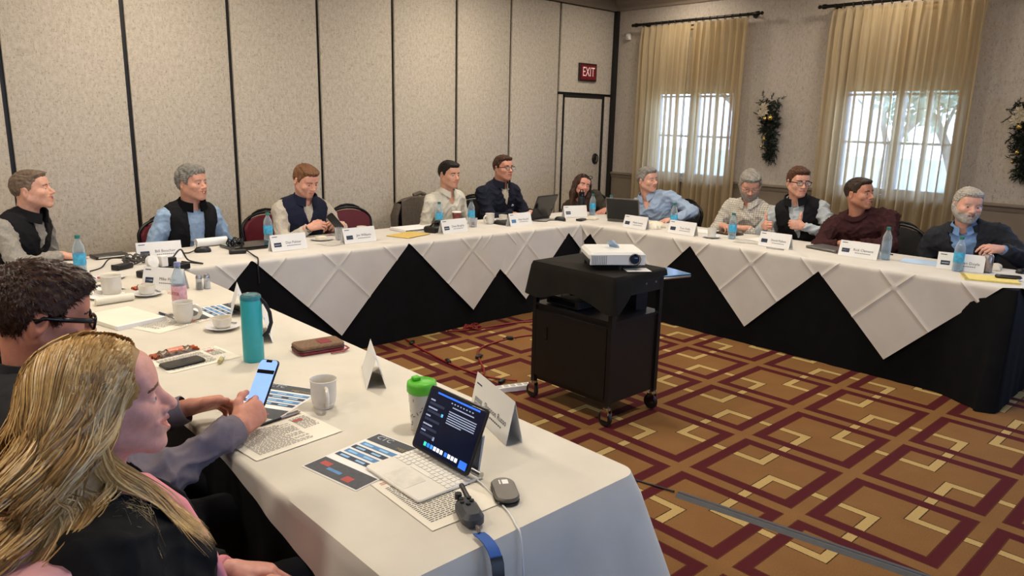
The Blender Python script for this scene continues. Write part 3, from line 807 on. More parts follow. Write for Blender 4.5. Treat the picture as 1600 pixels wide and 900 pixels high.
for k in range(4): MB().rbox(-.12+k*.07, -.08+k*.07, -.018, .018, .037, .0395, .008).build('socket', M_blkg, ps, True)
MB().lathe([(.0, 0), (.032, 0), (.036, .006), (.036, .03), (.0, .034)], 18, Matrix.Translation((-.09, .0, .078)) @ Matrix.Rotation(PI/2-.3, 4, 'X')).rbox(-.12, -.06, -.01, .02, .037, .06, .004).build('round_plug', M_white, ps, True)
MB().rbox(-.025, .02, -.02, .02, .038, .105, .008).build('square_plug', M_white, ps, True)
MB().rbox(.04, .08, -.02, .02, .038, .085, .008).build('black_plug', M_blk, ps, True)
tubething('cable', [(1.45, 4.53, .83), (1.52, 4.60, .86), (1.58, 4.66, .78), (1.66, 4.64, TP+.004), (1.58, 4.78, TP+.004)], .005, M_cable, 'black cable arching out of the power strip', 'cable', 'cables on the tables')
tubething('cable', [(1.06, 4.78, TP+.004), (1.14, 4.86, TP+.004), (1.22, 4.98, TP+.03), (1.30, 4.95, TP+.03)], .004, M_cable, 'thin black cable running from the corner bottle to the cable tangle', 'cable', 'cables on the tables')
tent_card((1.374, 4.96), (1.64, 4.93), TP, 'name card tinted blue by the window, behind the power strip', 'Bill Boucher', logo=M_navy)
rl = thing('paper_roll', 'white rolled paper in front of the man in the pale blue pullover', 'paper', (1.96, 5.28, TP), .05)
MB().lathe([(.027, -.11), (.03, -.11), (.03, .11), (.027, .11), (.024, .11), (.024, -.11), (.027, -.11)], 20, Matrix.Translation((0, 0, .03)) @ Matrix.Rotation(PI/2, 4, 'Y')).build('rolled_sheet', M_paper, rl, True)
MB().box(-.109, .109, -.002, .06, .0, .002).build('loose_edge', M_paper, rl)
mouse(1.82, 5.07, TP, 1.2, 'black computer mouse beside the white paper roll')
coil('cable_bundle', (2.10, 5.20, TP), .055, 3, .004, 9, 'loose black cable loops beside the paper roll', 'cable', M_cable)
black_pad(2.16, 5.08, TP, .05, .34, .24, .022, 'closed black laptop lying beside the cable loops', 'closed_laptop', 'laptop', M_blkg)
black_pad(1.985, 4.88, TP, -.3, .11, .045, .026, 'black charger brick at the edge of the partition table', 'power_brick', 'power brick', M_blk)
tubething('cable', [(2.04, 4.87, .765), (2.02, 4.70, TP+.006), (1.99, 4.575, .756), (1.975, 4.545, .70), (1.975, 4.54, .60)], .005, M_cable, 'black cable hanging over the front edge of the partition table', 'cable', 'cables on the tables')
tubething('cable', [(1.66, 5.12, TP+.005), (1.72, 5.06, TP+.005), (1.79, 5.09, TP+.02)], .004, M_cable, 'black mouse cable behind the blue-tinted name card', 'cable', 'cables on the tables')
bottle(2.37, 5.24, TP, 'water bottle in front of the maroon chair, beside the navy vest man')
tent_card((2.19, 4.79), (2.46, 4.80), TP, 'name card before the man in the navy vest, beside his water bottle', 'Dan Palmer')
sheet((2.32, 5.02), .216, .279, .3, TP, 'white sheet lying by the closed black laptop', M_paper_w)
pl = thing('side_plate', 'small stacked plates with crumpled wrapper before the navy vest man', 'plate', (2.72, 5.08, TP))
MB().lathe([(.0, .0), (.06, .0), (.085, .012), (.08, .013), (.055, .004), (.0, .003)], 24).build('plate', M_china2, pl, True)
MB().rbox(-.04, .03, -.03, .03, .004, .03, .008).build('butter_dish', M_napkin, pl, True)
sheet((2.72, 4.88), .216, .16, .2, TP, 'grey printed leaflet between two name cards', mat('leaflet_grey', '#b9b6ae', .7, var=.15, vscale=40))
gw = thing('water_glass', 'clear drinking glass by the hands of the man with the phone', 'glass', (2.84, 5.02, TP), 0, 'clear glasses')
MB().lathe([(.0, .004), (.028, .0), (.031, .004), (.036, .09), (.034, .09), (.029, .008), (.0, .008)], 20).build('tumbler_glass', M_glassw, gw, True)
sheet((3.0, 5.16), .216, .279, -.2, TP, 'white sheet beside the empty maroon chair', M_paper)
tent_card((2.76, 4.80), (3.04, 4.81), TP, 'name card set before the empty maroon chair', 'Jim Williams')
cup_saucer(3.16, 5.22, TP, 'white cup on saucer behind the name card of the empty chair')
nb = black_pad(3.60, 5.14, TP, .02, .30, .21, .022, 'white notebook lying open on a black case', 'notebook', 'notebook', M_paper)
black_pad(3.40, 4.90, TP, .3, .30, .22, .006, 'yellow paper folder beside the black camera case', 'yellow_folder', 'folder', mat('folder_yellow', '#c9ac5c', .7, var=.06))
cc = thing('camera_case', 'bulky black case behind the name card of the white-shirted man', 'case', (3.72, 4.95, TP), .35)
MB().rbox(-.12, .10, -.06, .06, 0, .05, .02).rbox(.02, .10, -.05, .05, .04, .085, .02).build('case_body', M_blk, cc, True)
MB().tube([(-.10, 0, .05), (-.06, .0, .07), (0, 0, .07), (.03, 0, .06)], .006).build('strap', M_blkg, cc, True)
bottle(3.92, 5.18, TP, 'water bottle to the sleeve side of the white shirt, beside the red paper cup'); bottle(4.27, 5.16, TP, 'dark-capped water bottle between the white shirt and the navy sweater', M_capd)
pc = thing('paper_cup', 'red and green paper coffee cup before the white-shirted man', 'cup', (4.10, 5.16, TP))
MB().lathe([(.0, .0), (.029, .0), (.041, .11), (.043, .112), (.041, .115), (.0, .115)], 22).build('cup_wall', mat('cup_print', '#7a3a33', .5, var=.9, vscale=28), pc, True)
MB().lathe([(.0, .122), (.036, .122), (.043, .118), (.043, .112)], 22).build('lid', M_white, pc, True)
g2 = thing('water_glass', 'clear glass with red wrapper beside the white-shirted man\'s name card', 'glass', (4.14, 4.98, TP), 0, 'clear glasses')
MB().lathe([(.0, .004), (.03, .0), (.034, .004), (.04, .08), (.038, .08), (.032, .008), (.0, .008)], 20).build('tumbler_glass', M_glassw, g2, True)
MB().ball((0, 0, .03), (.02, .016, .016)).build('wrapper', M_red, g2, True)
tent_card((3.66, 4.78), (3.94, 4.80), TP, 'name card before the man in the white shirt', 'Dave Brophy')
cup(4.40, 5.05, TP, 'white mug between the white-shirted and navy-sweatered men', PI, coffee=False)
black_pad(4.56, 4.98, TP, .05, .26, .20, .02, 'black notebook before the man in the navy sweater')
cup_saucer(4.66, 5.16, TP, 'white bowl on a saucer at the elbow of the navy sweater')
tent_card((4.43, 4.80), (4.70, 4.80), TP, 'name card with a blue logo before the man in the navy sweater', 'Matt Arnold', logo=M_blue)
def red_top(lid, Lm):
    MB().box(-.165, .165, -.23, -.217, -.0055, -.0038, M=Lm).build('red_edge', M_red, lid)
    MB().lathe([(0, 0), (.032, 0)], 20, Lm @ Matrix.Translation((.01, -.11, -.0045))).build('round_sticker', M_silver, lid)
laptop(5.02, 5.02, TP, PI+.18, 'open black laptop with a round sticker, its back to the room', 1.95, .34, .24, M_blk, red_top)
mouse(5.13, 4.86, TP, .4, 'black computer mouse beside the black laptop')
tubething('cable', [(4.86, 4.96, TP+.004), (4.93, 4.86, TP+.004), (5.02, 4.90, TP+.004), (5.09, 4.85, TP+.006)], .004, M_cable, 'black mouse cable in front of the black laptop', 'cable', 'cables on the tables')
tent_card((5.32, 4.98), (5.57, 4.90), TP, 'blank-looking name card before the brunette woman', None)
th = thing('thermos', 'tall black thermos before the brunette woman', 'bottle', (5.60, 5.02, TP))
MB().lathe([(.0, .0), (.034, .0), (.036, .004), (.036, .17), (.030, .19), (.0, .19)], 24).build('flask', M_blk, th, True)
MB().lathe([(.0, .24), (.026, .24), (.030, .232), (.030, .186)], 24).build('lid', M_blkg, th, True)
MB().tube([(-.02, 0, .238), (-.015, 0, .262), (.015, 0, .262), (.02, 0, .238)], .005).build('loop', M_blkg, th, True)
bottle(5.73, 4.98, TP, 'green-capped bottle beside the tall black thermos'); bottle(5.79, 4.79, TP, 'water bottle behind the open grey laptop')
black_pad(5.30, 4.74, TP, .3, .12, .06, .018, 'small black wallet at the inner corner of the tables', 'wallet', 'wallet', M_blk)
np_ = thing('napkin', 'folded cream napkin at the inner corner of the tables', 'napkin', (5.46, 4.74, TP), .4, 'napkins')
MB().rbox(-.06, .06, -.05, .05, 0, .012, .01).rbox(-.05, .04, -.04, .04, .011, .022, .01).build('folded_cloth', M_napkin, np_, True)

# --- along the windows (people face -x)
laptop(5.54, 4.42, TP, PI/2+.35, 'open grey laptop before the man in the pale blue shirt', 1.9, .33, .23, M_grey)
tent_card((5.28, 4.22), (5.28, 3.96), TP, 'name card before the man in the pale blue shirt', 'Mark Lewis')
def crumple(name, c, size, seed, label, m, cat='napkin', group='napkins'):
    r = random.Random(seed); ph = [r.uniform(0, 6) for _ in range(8)]
    def fn(u, v):
        a = u*2*PI; p = v*PI/2
        q = 1+.22*math.sin(3*a+ph[0])+.13*math.sin(7*a+ph[1]+3*p)
        return (size[0]*q*math.cos(a)*math.cos(p), size[1]*q*math.sin(a)*math.cos(p), size[2]*math.sin(p)*(1+.3*math.sin(5*a+ph[2])*math.cos(p)))
    o = MB().grid(fn, 36, 10).build(name, m, None, True, None, loc=c); return tag(o, label, cat, group)
crumple('napkin', (5.56, 4.06, TP), (.06, .085, .05), 2, 'crumpled napkin between the two name cards near the grey laptop', M_napkin)
crumple('napkin', (5.44, 3.98, TP), (.045, .06, .05), 5, 'crumpled paper heap with red mark beside the tall water bottle', M_paper_w)
bottle(5.53, 3.84, TP, 'tall water bottle before the arm of the pale blue shirt', h=.23)
tent_card((5.33, 3.76), (5.33, 3.49), TP, 'name card before the bearded man in the checked shirt', 'Tom Kelly')
sheet((5.68, 3.66), .216, .279, .1, TP, 'sheet reflecting blue daylight beside the cup and saucer', M_paper)
cup_saucer(5.40, 3.36, TP, 'tall white cup on saucer before the bearded man', .8, True)
black_pad(5.72, 3.40, TP, 1.45, .22, .14, .012, 'dark tablet lying before the bearded man', 'tablet_case', 'tablet', M_blkg)
bottle(5.50, 3.23, TP, 'water bottle before the bearded man in the checked shirt')
sheet((5.46, 3.05), .16, .22, .3, TP, 'grey printed leaflet beside the bearded man\'s bottle', mat('leaflet_grey', '#b9b6ae', .7))
sheet((5.66, 3.0), .216, .279, -.1, TP, 'white sheet under the thumbs of the man in the black vest', M_paper)
tent_card((5.37, 2.92), (5.37, 2.66), TP, 'name card before the man giving thumbs up', 'David Pelton')
pen((5.29, 2.80), (5.30, 2.66), TP, 'silver pen lying in front of the thumbs-up man\'s name card', M_silver)
pen((5.62, 2.84), (5.56, 2.95), TP, 'black marker lying behind the thumbs-up man\'s name card')
black_pad(5.64, 2.47, TP, -.25+PI/2, .28, .20, .02, 'closed grey laptop before the man in the maroon sweater', 'closed_laptop', 'laptop', M_grey)
tent_card((5.46, 2.32), (5.46, 2.04), TP, 'large name card before the man in the maroon sweater', 'Rick Clement')
bottle(5.56, 2.02, TP, 'clear unlabelled-looking bottle beside the maroon sweater man\'s name card', None, M_plastic, h=.225)
pen((5.80, 2.06), (5.86, 2.17), TP, 'dark blue pen beside the clear bottle', M_navy)
sheet((5.68, 1.80), .216, .279, .15, TP, 'sheet shining blue between the clear bottle and the blazer man\'s name card', mat('paper_blue_reflection', '#b7cfe8', .35, var=.06))  # blue reflection is put into the page colour
tent_card((5.50, 1.66), (5.56, 1.39), TP, 'name card behind the bottle and soda can at the table end', 'Stephen Doyle')
bottle(5.50, 1.53, TP, 'big water bottle before the man in the blazer', h=.225)
cn = thing('soda_can', 'silver soda can in front of the blazer man\'s hand', 'can', (5.62, 1.39, TP))
MB().lathe([(.0, .004), (.022, .0), (.026, .003), (.033, .012), (.033, .108), (.026, .121), (.0265, .123)], 24).build('can_body', mat('can_print', '#9a8f8d', .3, .6, .35, vscale=50), cn, True)
MB().lathe([(.0, .1195), (.025, .1195), (.0265, .123)], 20).build('can_lid', M_silver, cn, True)
MB().rbox(-.004, .012, -.006, .006, .1195, .1215, .004).build('pull_tab', M_chrome, cn, True)
crumple('napkin', (5.80, 1.40, TP), (.07, .06, .04), 12, 'crumpled napkin behind the soda can', M_napkin)
yp = thing('legal_pad', 'yellow legal pad jutting over the end of the window table', 'notepad', (5.36, 1.30, TP+.001), -1.15)
MB().box(-.15, .15, -.10, .10, 0, .010).build('pages', M_yellow, yp); MB().box(-.15, -.13, -.10, .10, .0098, .0115).build('binding', mat('binding_red', '#9c8b4a', .6), yp)
MB().box(-.15, .15, -.10, .10, -.0012, .0).build('backing_card', M_paper_w, yp)
gc = thing('glasses_case', 'slim black case lying on the yellow legal pad', 'case', (5.44, 1.22, TP+.0115), -1.1)
MB().rbox(-.075, .075, -.02, .02, 0, .02, .02).build('case_shell', M_blk, gc, True); MB().tube([(-.074, -.0205, .010), (.074, -.0205, .010)], .0016, 5).build('seam', M_grey, gc, True)
mouse(5.80, 1.22, TP, .8, 'black computer mouse at the end of the window table', None, .095, .06, .03)
# --- near row (people face +x)
pl2 = thing('side_plate', 'plate with used wrappers and napkin beside the corner bottle', 'plate', (1.09, 4.52, TN), 0, 'plates')
MB().lathe([(.0, .0), (.06, .0), (.088, .012), (.083, .013), (.055, .004), (.0, .003)], 24).build('plate', M_china2, pl2, True)
MB().ball((.01, .0, .018), (.05, .035, .016)).build('napkin_heap', M_napkin, pl2, True)
MB().rbox(-.06, -.01, -.045, -.01, .008, .02, .006).build('jam_packet', M_red, pl2, True)
MB().rbox(.0, .05, -.05, -.02, .008, .018, .006).build('cream_packet', mat('packet_blue', '#5a5d8c', .5), pl2, True)
cup(.992, 4.07, TN, 'large white mug standing by the stacked folders', PI*.9, .105, .047, coffee=False)
flyer((.93, 4.24), -1.25, TN, 'printed flyer lying behind the large white mug')
black_pad(.93, 4.13, TN+.002, -1.2, .24, .17, .01, 'closed folder under the edge of the flyer, behind the white mug', 'folder', 'folder', M_paper)
cup_saucer(1.13, 3.97, TN, 'small creamer cup on saucer in front of the orange wrapper')
def wrapper(x, y, z, rz, label, L=.15, W=.045):
    t = thing('candy_wrapper', label, 'wrapper', (x, y, z), rz, 'candy wrappers')
    def fn(u, v):
        s = (u-.5)*2; q = 1-.55*max(0, (abs(s)-.72)/.1) if abs(s) < .82 else .45+.8*(abs(s)-.82)/.18
        a = v*PI
        return (s*L/2, W/2*math.cos(a)*q*(1+.1*math.sin(17*s)), .001+.02*math.sin(a)*max(.15, q)*(1-.75*max(0, abs(s)-.7)/.3)*(1+.15*math.sin(23*s+3*a)))
    mb = MB(); mb.grid(fn, 30, 10); o = mb.build('crinkled_foil', M_foil, t, True, None)
    for s in (-1, 1): MB().grid(lambda u, v: (s*(L/2-.03+u*.034), (v-.5)*W*(.5+.6*u), .006+.008*math.sin(v*14+u*3)), 5, 12).build('wrapper_end', M_orange, t, True)
    MB().grid(lambda u, v: ((u-.5)*.06, W*.46*math.cos(.5+v*2.1), .003+.0215*math.sin(.5+v*2.1)), 4, 8).build('printed_band', M_orange, t, True)
    return t
wrapper(1.19, 4.16, TN, .2, 'orange candy wrapper lying before the name card by the power strip')
tent_card((1.16, 4.17), (1.30, 3.97), TN, 'name card beside the pink-labelled bottle', 'Mike Flynn')
b_ = bottle(1.135, 3.50, TN, 'water bottle with pink label and lilac cap behind a white mug', M_capl, M_label2, .235, txt='WATER')
b_.rotation_euler.z = -1.15
sh = thing('salt_shaker', 'glass salt shaker with metal cap', 'shaker', (1.428, 3.95, TN), 0, 'salt and pepper shakers')
def shaker(t, fill):
    MB().lathe([(.0, .0), (.019, .0), (.020, .004), (.016, .055), (.015, .06)], 10).build('shaker_glass', M_glassw, t)
    MB().lathe([(.0, .003), (.017, .003), (.0145, .04), (.0, .04)], 10).build('contents', fill, t)
    MB().lathe([(.016, .058), (.0165, .07), (.012, .08), (.0, .083)], 14).build('metal_cap', M_silver, t, True)
shaker(sh, M_paper)
pp = thing('pepper_shaker', 'glass pepper shaker with metal cap', 'shaker', (1.385, 3.945, TN), 0, 'salt and pepper shakers'); shaker(pp, mat('pepper', '#4a3b2c', .9, var=.5, vscale=200))
flyer((1.27, 3.45), -PI/2+.05, TN, 'printed flyer with blue bars between the pink-labelled bottle and the name card')
tent_card((1.352, 3.27), (1.45, 3.51), TN, 'name card seen end-on behind the teal tumbler', None)
cup(1.094, 3.34, TN, 'white mug in front of the pink-labelled water bottle', -.6, .095, .042)
cup_saucer(1.185, 3.13, TN, 'small creamer cup on saucer near the teal tumbler', .5)
pen((1.06, 3.55), (1.08, 3.43), TN, 'navy marker lying behind the white mug', M_navy, 'navy markers'); pen((1.03, 3.53), (1.10, 3.46), TN, 'navy marker crossing another behind the white mug', M_navy, 'navy markers')
npd = thing('notepad', 'thick white notepad before the man in glasses', 'notepad', (.90, 3.55, TN), -1.33)
MB().box(-.155, .155, -.11, .11, 0, .016).build('pages', M_paper_w, npd); MB().box(-.155, .155, -.11, .11, .016, .0166).build('top_page', M_paper_w, npd); MB().box(.135, .157, -.111, .111, -.0005, .0175).build('binding', M_paper, npd)
rp = thing('paper_roll', 'rolled white napkin above the thick notepad', 'napkin', (.96, 3.90, TN), .1)
MB().lathe([(.0, -.09), (.016, -.088), (.019, -.08), (.019, .08), (.016, .088), (.0, .09)], 16, Matrix.Translation((0, 0, .019)) @ Matrix.Rotation(PI/2, 4, 'Y')).build('rolled_cloth', M_paper_w, rp, True)
MB().box(-.08, .08, .0, .045, 0, .003).build('loose_edge', M_paper_w, rp)
letter((1.04, 3.37), -1.2, TN, 'printed letter beside the thick notepad', 4)
tb = thing('tumbler', 'tall teal tumbler with black wrist strap', 'bottle', (1.109, 2.635, TN))
MB().lathe([(.0, .0), (.036, .0), (.0385, .004), (.0385, .235), (.037, .24), (.0, .24)], 32).build('flask', mat('teal_paint', '#2f9da3', .35, var=.04), tb, True, 40)
MB().lathe([(.0, .258), (.034, .258), (.0375, .254), (.0385, .24), (.0375, .2395)], 32).build('lid', mat('teal_dark', '#27727a', .4), tb, True, 40)
MB().lathe([(.028, .2585), (.03, .261), (.033, .2585)], 24).build('lid_rim', M_grey, tb, True)
MB().tube([Vector(p) for p in ((.026, -.026, .245), (.04, -.034, .225), (.052, -.044, .19), (.055, -.046, .15), (.046, -.038, .115), (.03, -.028, .095))], .004, 6, True, 1.8).build('wrist_strap', M_cable, tb, True)
letter((.94, 2.79), .12, TN, 'printed letter under the phone and candy wrapper', 11, .279, .20)
def phone(name_, loc, M3, label, screen, cat='phone'):
    t = thing(name_, label, cat, loc, 0, 'mobile phones'); t.rotation_mode = 'QUATERNION'; t.rotation_quaternion = M3.to_quaternion()
    MB().rbox(-.037, .037, -.076, .076, -.005, .004, .014, 5).build('phone_case', M_blk, t, True)
    MB().rbox(-.0345, .0345, -.0735, .0735, .0038, .0046, .012, 5).build('screen', screen, t, True)
    MB().rbox(-.034, -.012, .045, .072, -.0075, -.004, .006).build('camera_bump', M_blkg, t, True)
    return t
phone('phone', (.885, 2.755, TN+.0065), Matrix.Rotation(-PI/2+.12, 3, 'Z'), 'black phone lying face up beside the candy wrapper', M_blkg)
wrapper(.905, 2.90, TN+.001, .15, 'orange candy wrapper lying beside the black phone', .17, .05)
lb_ = thing('lip_balm', 'small pale lip balm tube on the letter', 'lip balm', (1.005, 2.69, TN+.0015), 1.0)
MB().lathe([(.0, -.03), (.008, -.03), (.008, .012)], 14, Matrix.Translation((0, 0, .009)) @ Matrix.Rotation(PI/2, 4, 'Y')).build('tube', mat('balm_label', '#b6ac78', .4), lb_, True)
MB().lathe([(.0085, .012), (.0085, .034), (.0, .035)], 14, Matrix.Translation((0, 0, .009)) @ Matrix.Rotation(PI/2, 4, 'Y')).build('cap', M_white, lb_, True)
tent_card((1.262, 2.80), (1.365, 3.03), TN, 'name card seen end-on beside the red wallet', None)
wl = thing('wallet', 'brown and red patterned zip wallet on the white cloth', 'wallet', (1.36, 2.60, TN), -.12)
MB().rbox(-.095, .095, -.055, .055, 0, .014, .02).build('lower_half', mat('wallet_red', '#7a1f2b', .5, var=.15), wl, True)
MB().rbox(-.097, .097, -.056, .056, .012, .02, .02).build('zip_edge', mat('zip_dark', '#4a1a20', .5), wl, True)
MB().rbox(-.095, .095, -.055, .055, .019, .034, .02).build('upper_half', mat('wallet_brown', '#6d5138', .6, var=.4, vscale=120), wl, True)
MB().rbox(.0, .05, -.03, .03, .0335, .0355, .005).build('red_patch', mat('wallet_red', '#7a1f2b'), wl, True)
MB().tube([(.095, -.05, .016), (.10, -.07, .012), (.07, -.085, .006), (.02, -.082, .006)], .005, 6, True, .5).build('zip_pull', mat('wallet_red', '#7a1f2b'), wl, True)
tent_card((1.33, 2.06), (1.44, 2.27), TN, 'name card seen end-on beside the near white mug', None, flip=True)
cup(1.083, 2.045, TN, 'white mug near the letter with the pen', -1.9, .095, .041)
flyer((.98, 2.20), -1.05, TN, 'printed flyer under the hands holding the phone', True)
letter((.88, 1.93), .1, TN+.0012, 'printed letter with a pen on it, jutting over the cloth edge', 21, .279, .216)
pen((.865, 2.02), (.99, 2.04), TN+.0022, 'black and silver pen lying on the printed letter')
gcup = thing('travel_cup', 'clear patterned travel cup with bright green lid behind the tablet', 'cup', (1.225, 1.705, TN))
MB().lathe([(.0, .0), (.030, .0), (.033, .004), (.041, .13), (.039, .13), (.031, .008), (.0, .008)], 28).build('cup_wall', clear_mat('cup_plastic', '#e4e2da', .45), gcup, True)
mbp = MB(); rr = random.Random(4)
for i in range(60):
    a = rr.uniform(0, 2*PI); z = rr.uniform(.012, .11); r = .0337+.0078*z/.13; s = rr.uniform(.003, .006)
    M_ = Matrix.Rotation(a, 4, 'Z') @ Matrix.Translation((r, 0, z)) @ Matrix.Rotation(PI/2, 4, 'Y') @ Matrix.Rotation(rr.uniform(0, 6), 4, 'Z')
    mbp.add([(-s, -.001, 0), (s, -.001, 0), (s*.8, .0014, 0), (-s*.6, .002, 0)], [(0, 1, 2, 3)], M_)
pt = mbp.build('printed_leaves', M_ink, gcup); pt['kind'] = 'stuff'
MB().lathe([(.042, .118), (.045, .122), (.045, .14), (.043, .15), (.036, .153), (.030, .146), (.0, .145)], 28).build('lid', mat('lid_green', '#55b12c', .4, var=.05), gcup, True, 60)
MB().rbox(-.012, .012, .018, .040, .146, .158, .005).build('sip_spout', mat('lid_green', '#55b12c'), gcup, True)

flyer((.9875, 1.6245), -1.393, TN, 'printed flyer lying under the white tablet keyboard')
letter((1.018, 1.355), -.04, TN+.0007, 'printed letter under the tablet keyboard and the handheld radio', 31)
# tablet on a keyboard stand: screen faces -x
tk = thing('tablet', 'tablet on a white keyboard stand showing a dark notes screen', 'tablet', (1.135, 1.46, TN+.0018), -PI/2)
# local: +y is away from the user (world +x), local x runs along world -y
kb = MB().rbox(-.124, .124, -.185, .02, 0, .008, .012, 4).build('keyboard_base', mat('kb_white', '#d9d5cb', .55, var=.02), tk, True)
kw = mat('key_white', '#e0ddd5', .5, var=.02); keyme = MB().rbox(-.0072, .0072, -.0066, .0066, .008, .0098, .002, 1).mesh('key', kw, True, 40)
for r_ in range(5):
    for c_ in range(14):
        if r_ == 4 and 3 < c_ < 9: continue
        k = bpy.data.objects.new('key', keyme); C.objects.link(k); k.parent = kb; k.location = (-.1105+c_*.017, -.022-r_*.0165, 0)
MB().rbox(-.042, .042, -.0955, -.0815, .008, .0098, .002, 1).build('space_bar', kw, kb, True)
MB().rbox(-.05, .05, -.178, -.108, .0078, .0086, .005).build('trackpad', mat('kb_white2', '#d2cec4', .5), kb, True)
tilt = math.radians(24)
Lm = Matrix.Translation((0, -.035, .022)) @ Matrix.Rotation(PI/2-tilt, 4, 'X')     # local: x width, y up the screen, z towards the user
slab = MB().rbox(-.124, .124, 0, .180, -.006, .0, .012, 4, Lm).build('slab', M_blk, tk, True)
scr = MB().rbox(-.116, .116, .008, .172, -.0002, .0006, .008, 4, Lm).build('screen', mat('screen_dark', '#0b1020', .15, var=.3, vscale=14, emit='#0c1226', estr=.6), slab, True)
def spatch(x0, x1, y0, y1, m, nm): return MB().add([(x0, y0, .0009), (x1, y0, .0009), (x1, y1, .0009), (x0, y1, .0009)], [(0, 1, 2, 3)], Lm).build(nm, m, slab)
Mg = mat('screen_text', '#8a93ad', .4, var=.05, emit='#a0abc8', estr=.5); Mb_ = mat('screen_blue', '#2a62d0', .4, var=.1, emit='#2a6ae0', estr=.8); Mp = mat('screen_panel', '#232a3c', .4, var=.1, emit='#2a3350', estr=.4)
spatch(-.085, .095, .163, .168, Mb_, 'title_bar')
for i in range(6):
    w2 = .115-(.05 if i == 5 else 0); spatch(-.018, -.018+w2, .130-i*.0062, .1328-i*.0062, Mg, 'text_line')
spatch(-.01, .08, .143, .146, Mg, 'text_heading')
for i, y in enumerate((.140, .118, .096, .072, .054)):
    spatch(-.105, -.085+.02*(i % 2), y, y+.004, Mg, 'menu_heading'); spatch(-.105, -.04, y-.011, y-.004, Mp, 'menu_row')
spatch(-.044, -.036, .108, .116, mat('screen_cyan', '#58b7e8', .4, emit='#58b7e8', estr=.8), 'menu_icon'); spatch(-.048, -.040, .040, .050, Mg, 'menu_icon')
cols_ = ['#37c6b0', '#2a7de0', '#3f8df0', '#e8e8f0', '#d8e0f0', '#f0f0f0', '#2f6fe8', '#dfe6f5', '#cfd8f0', '#e8eefc']
for i, c_ in enumerate(cols_): spatch(-.075+i*.0145+(.004 if i > 5 else 0), -.075+i*.0145+.011+(.004 if i > 5 else 0), .018, .029, mat('dock_%d' % i, c_, .4, var=0, emit=c_, estr=.8), 'dock_icon')
spatch(.080, .110, .010, .030, Mb_, 'corner_window')
for i in range(8): spatch(-.02+i*.0125, -.014+i*.0125, .153, .156, Mg, 'tool_icon')
stand = MB().loft([[(sx*.10, .020, .004), (sx*.10, .026, .004), (sx*.10, .044, .105), (sx*.10, .036, .105)] for sx in (-1, 1)]).build('stand_flap', mat('kb_grey', '#9a9a9c', .5), tk)
MB().cyl((-.122, .014, .010), (.122, .014, .010), .009).build('hinge', M_silver, tk, True)
tent_card((1.453-.03, 1.72), (1.347-.01, 1.45), TN, 'near name card beside the tablet', 'Shannon Russo', logo=mat('logo_grey', '#8f9297', .7), h=.13, d=.055)
ms_ = thing('computer_mouse', 'flat grey-brown travel mouse beside the white cable', 'mouse', (1.142, 1.238, TN), -.55, 'computer mice')
MB().rbox(-.031, .031, -.061, .061, 0, .009, .030, 10).build('mouse_base', M_blkg, ms_, True)
MB().rbox(-.0305, .0305, -.060, .060, .008, .019, .0295, 10).build('mouse_shell', mat('mouse_taupe', '#55504a', .35, .3), ms_, True)
MB().rbox(-.002, .014, .022, .044, .0185, .0197, .002).build('white_sticker', M_white, ms_, True); MB().rbox(-.010, -.006, .022, .044, .0185, .0196, .001).build('grey_mark', M_silver, ms_, True)
# handheld radio remote with antenna and lanyard
ra = thing('handheld_remote', 'grey handheld radio remote with stub antenna and lanyard', 'remote', (1.003, 1.215, TN+.001), 0)
d_ = (Vector((.983, 1.165, 0))-Vector((1.035, 1.29, 0))).normalized(); ang = math.atan2(d_.y, d_.x)
ra.rotation_euler = (0, 0, ang); ra.scale = (1.2, 1.2, 1.2)
Mr = mat('remote_grey', '#34363a', .45, var=.1)
MB().rbox(-.03, .052, -.022, .022, 0, .030, .018, 5).build('remote_body', Mr, ra, True)
MB().rbox(-.038, .03, -.016, .016, .004, .026, .012, 4).build('remote_neck', Mr, ra, True)
MB().tube([(-.03, .012, .018), (-.06, .012, .022), (-.085, .012, .024)], [.0065, .005, .0055], 10).build('antenna', M_blk, ra, True)
for (bx, by) in ((-.018, -.008), (-.018, .008), (-.006, -.010), (-.006, .010), (.004, 0)): MB().lathe([(.0, .0335), (.0045, .0335), (.005, .030)], 10, c=(bx, by)).build('button', M_blk, ra, True)
MB().lathe([(.0, .037), (.007, .037), (.0075, .026)], 14, c=(-.032, -.010)).build('dial', M_blk, ra, True)
MB().tube([(.050, 0, .012), (.062, 0, .014), (.070, 0, .010), (.075, 0, .008)], .0035, 6).build('clip_ring', M_chrome, ra, True)
ln = MB()
lp = [(.072, 0, .006), (.090, .004, .008), (.110, .008, .007), (.128, .010, .004), (.140, .012, -.006)]
def strip(pts, wd): 
    mb = MB(); 
    mb.loft([[(p[0], p[1]-wd/2, p[2]+.0015), (p[0], p[1]+wd/2, p[2]+.0015), (p[0]-.0012, p[1]+wd/2, p[2]-.001), (p[0]-.0012, p[1]-wd/2, p[2]-.001)] for p in pts]); return mb
strip(lp, .022).build('lanyard_blue', mat('lanyard_blue', '#1c4c96', .7, var=.1), ra, True)
strip([(.139, .012, -.005), (.147, .013, -.016), (.153, .013, -.043), (.157, .013, -.083), (.162, .013, -.15), (.172, .014, -.34)], .023).build('lanyard_black', M_blk, ra, True)
tubething('charging_cable', [(1.128, 1.362, TN+.006), (1.135, 1.335, TN+.004), (1.12, 1.27, TN+.004), (1.09, 1.17, TN+.004), (1.065, 1.115, TN+.003), (1.052, 1.083, .735), (1.045, 1.06, .60), (1.04, 1.04, .35), (1.02, 1.02, .10)], .0022, M_cabw, 'white charging cable hanging from the tablet over the table end', 'cable')

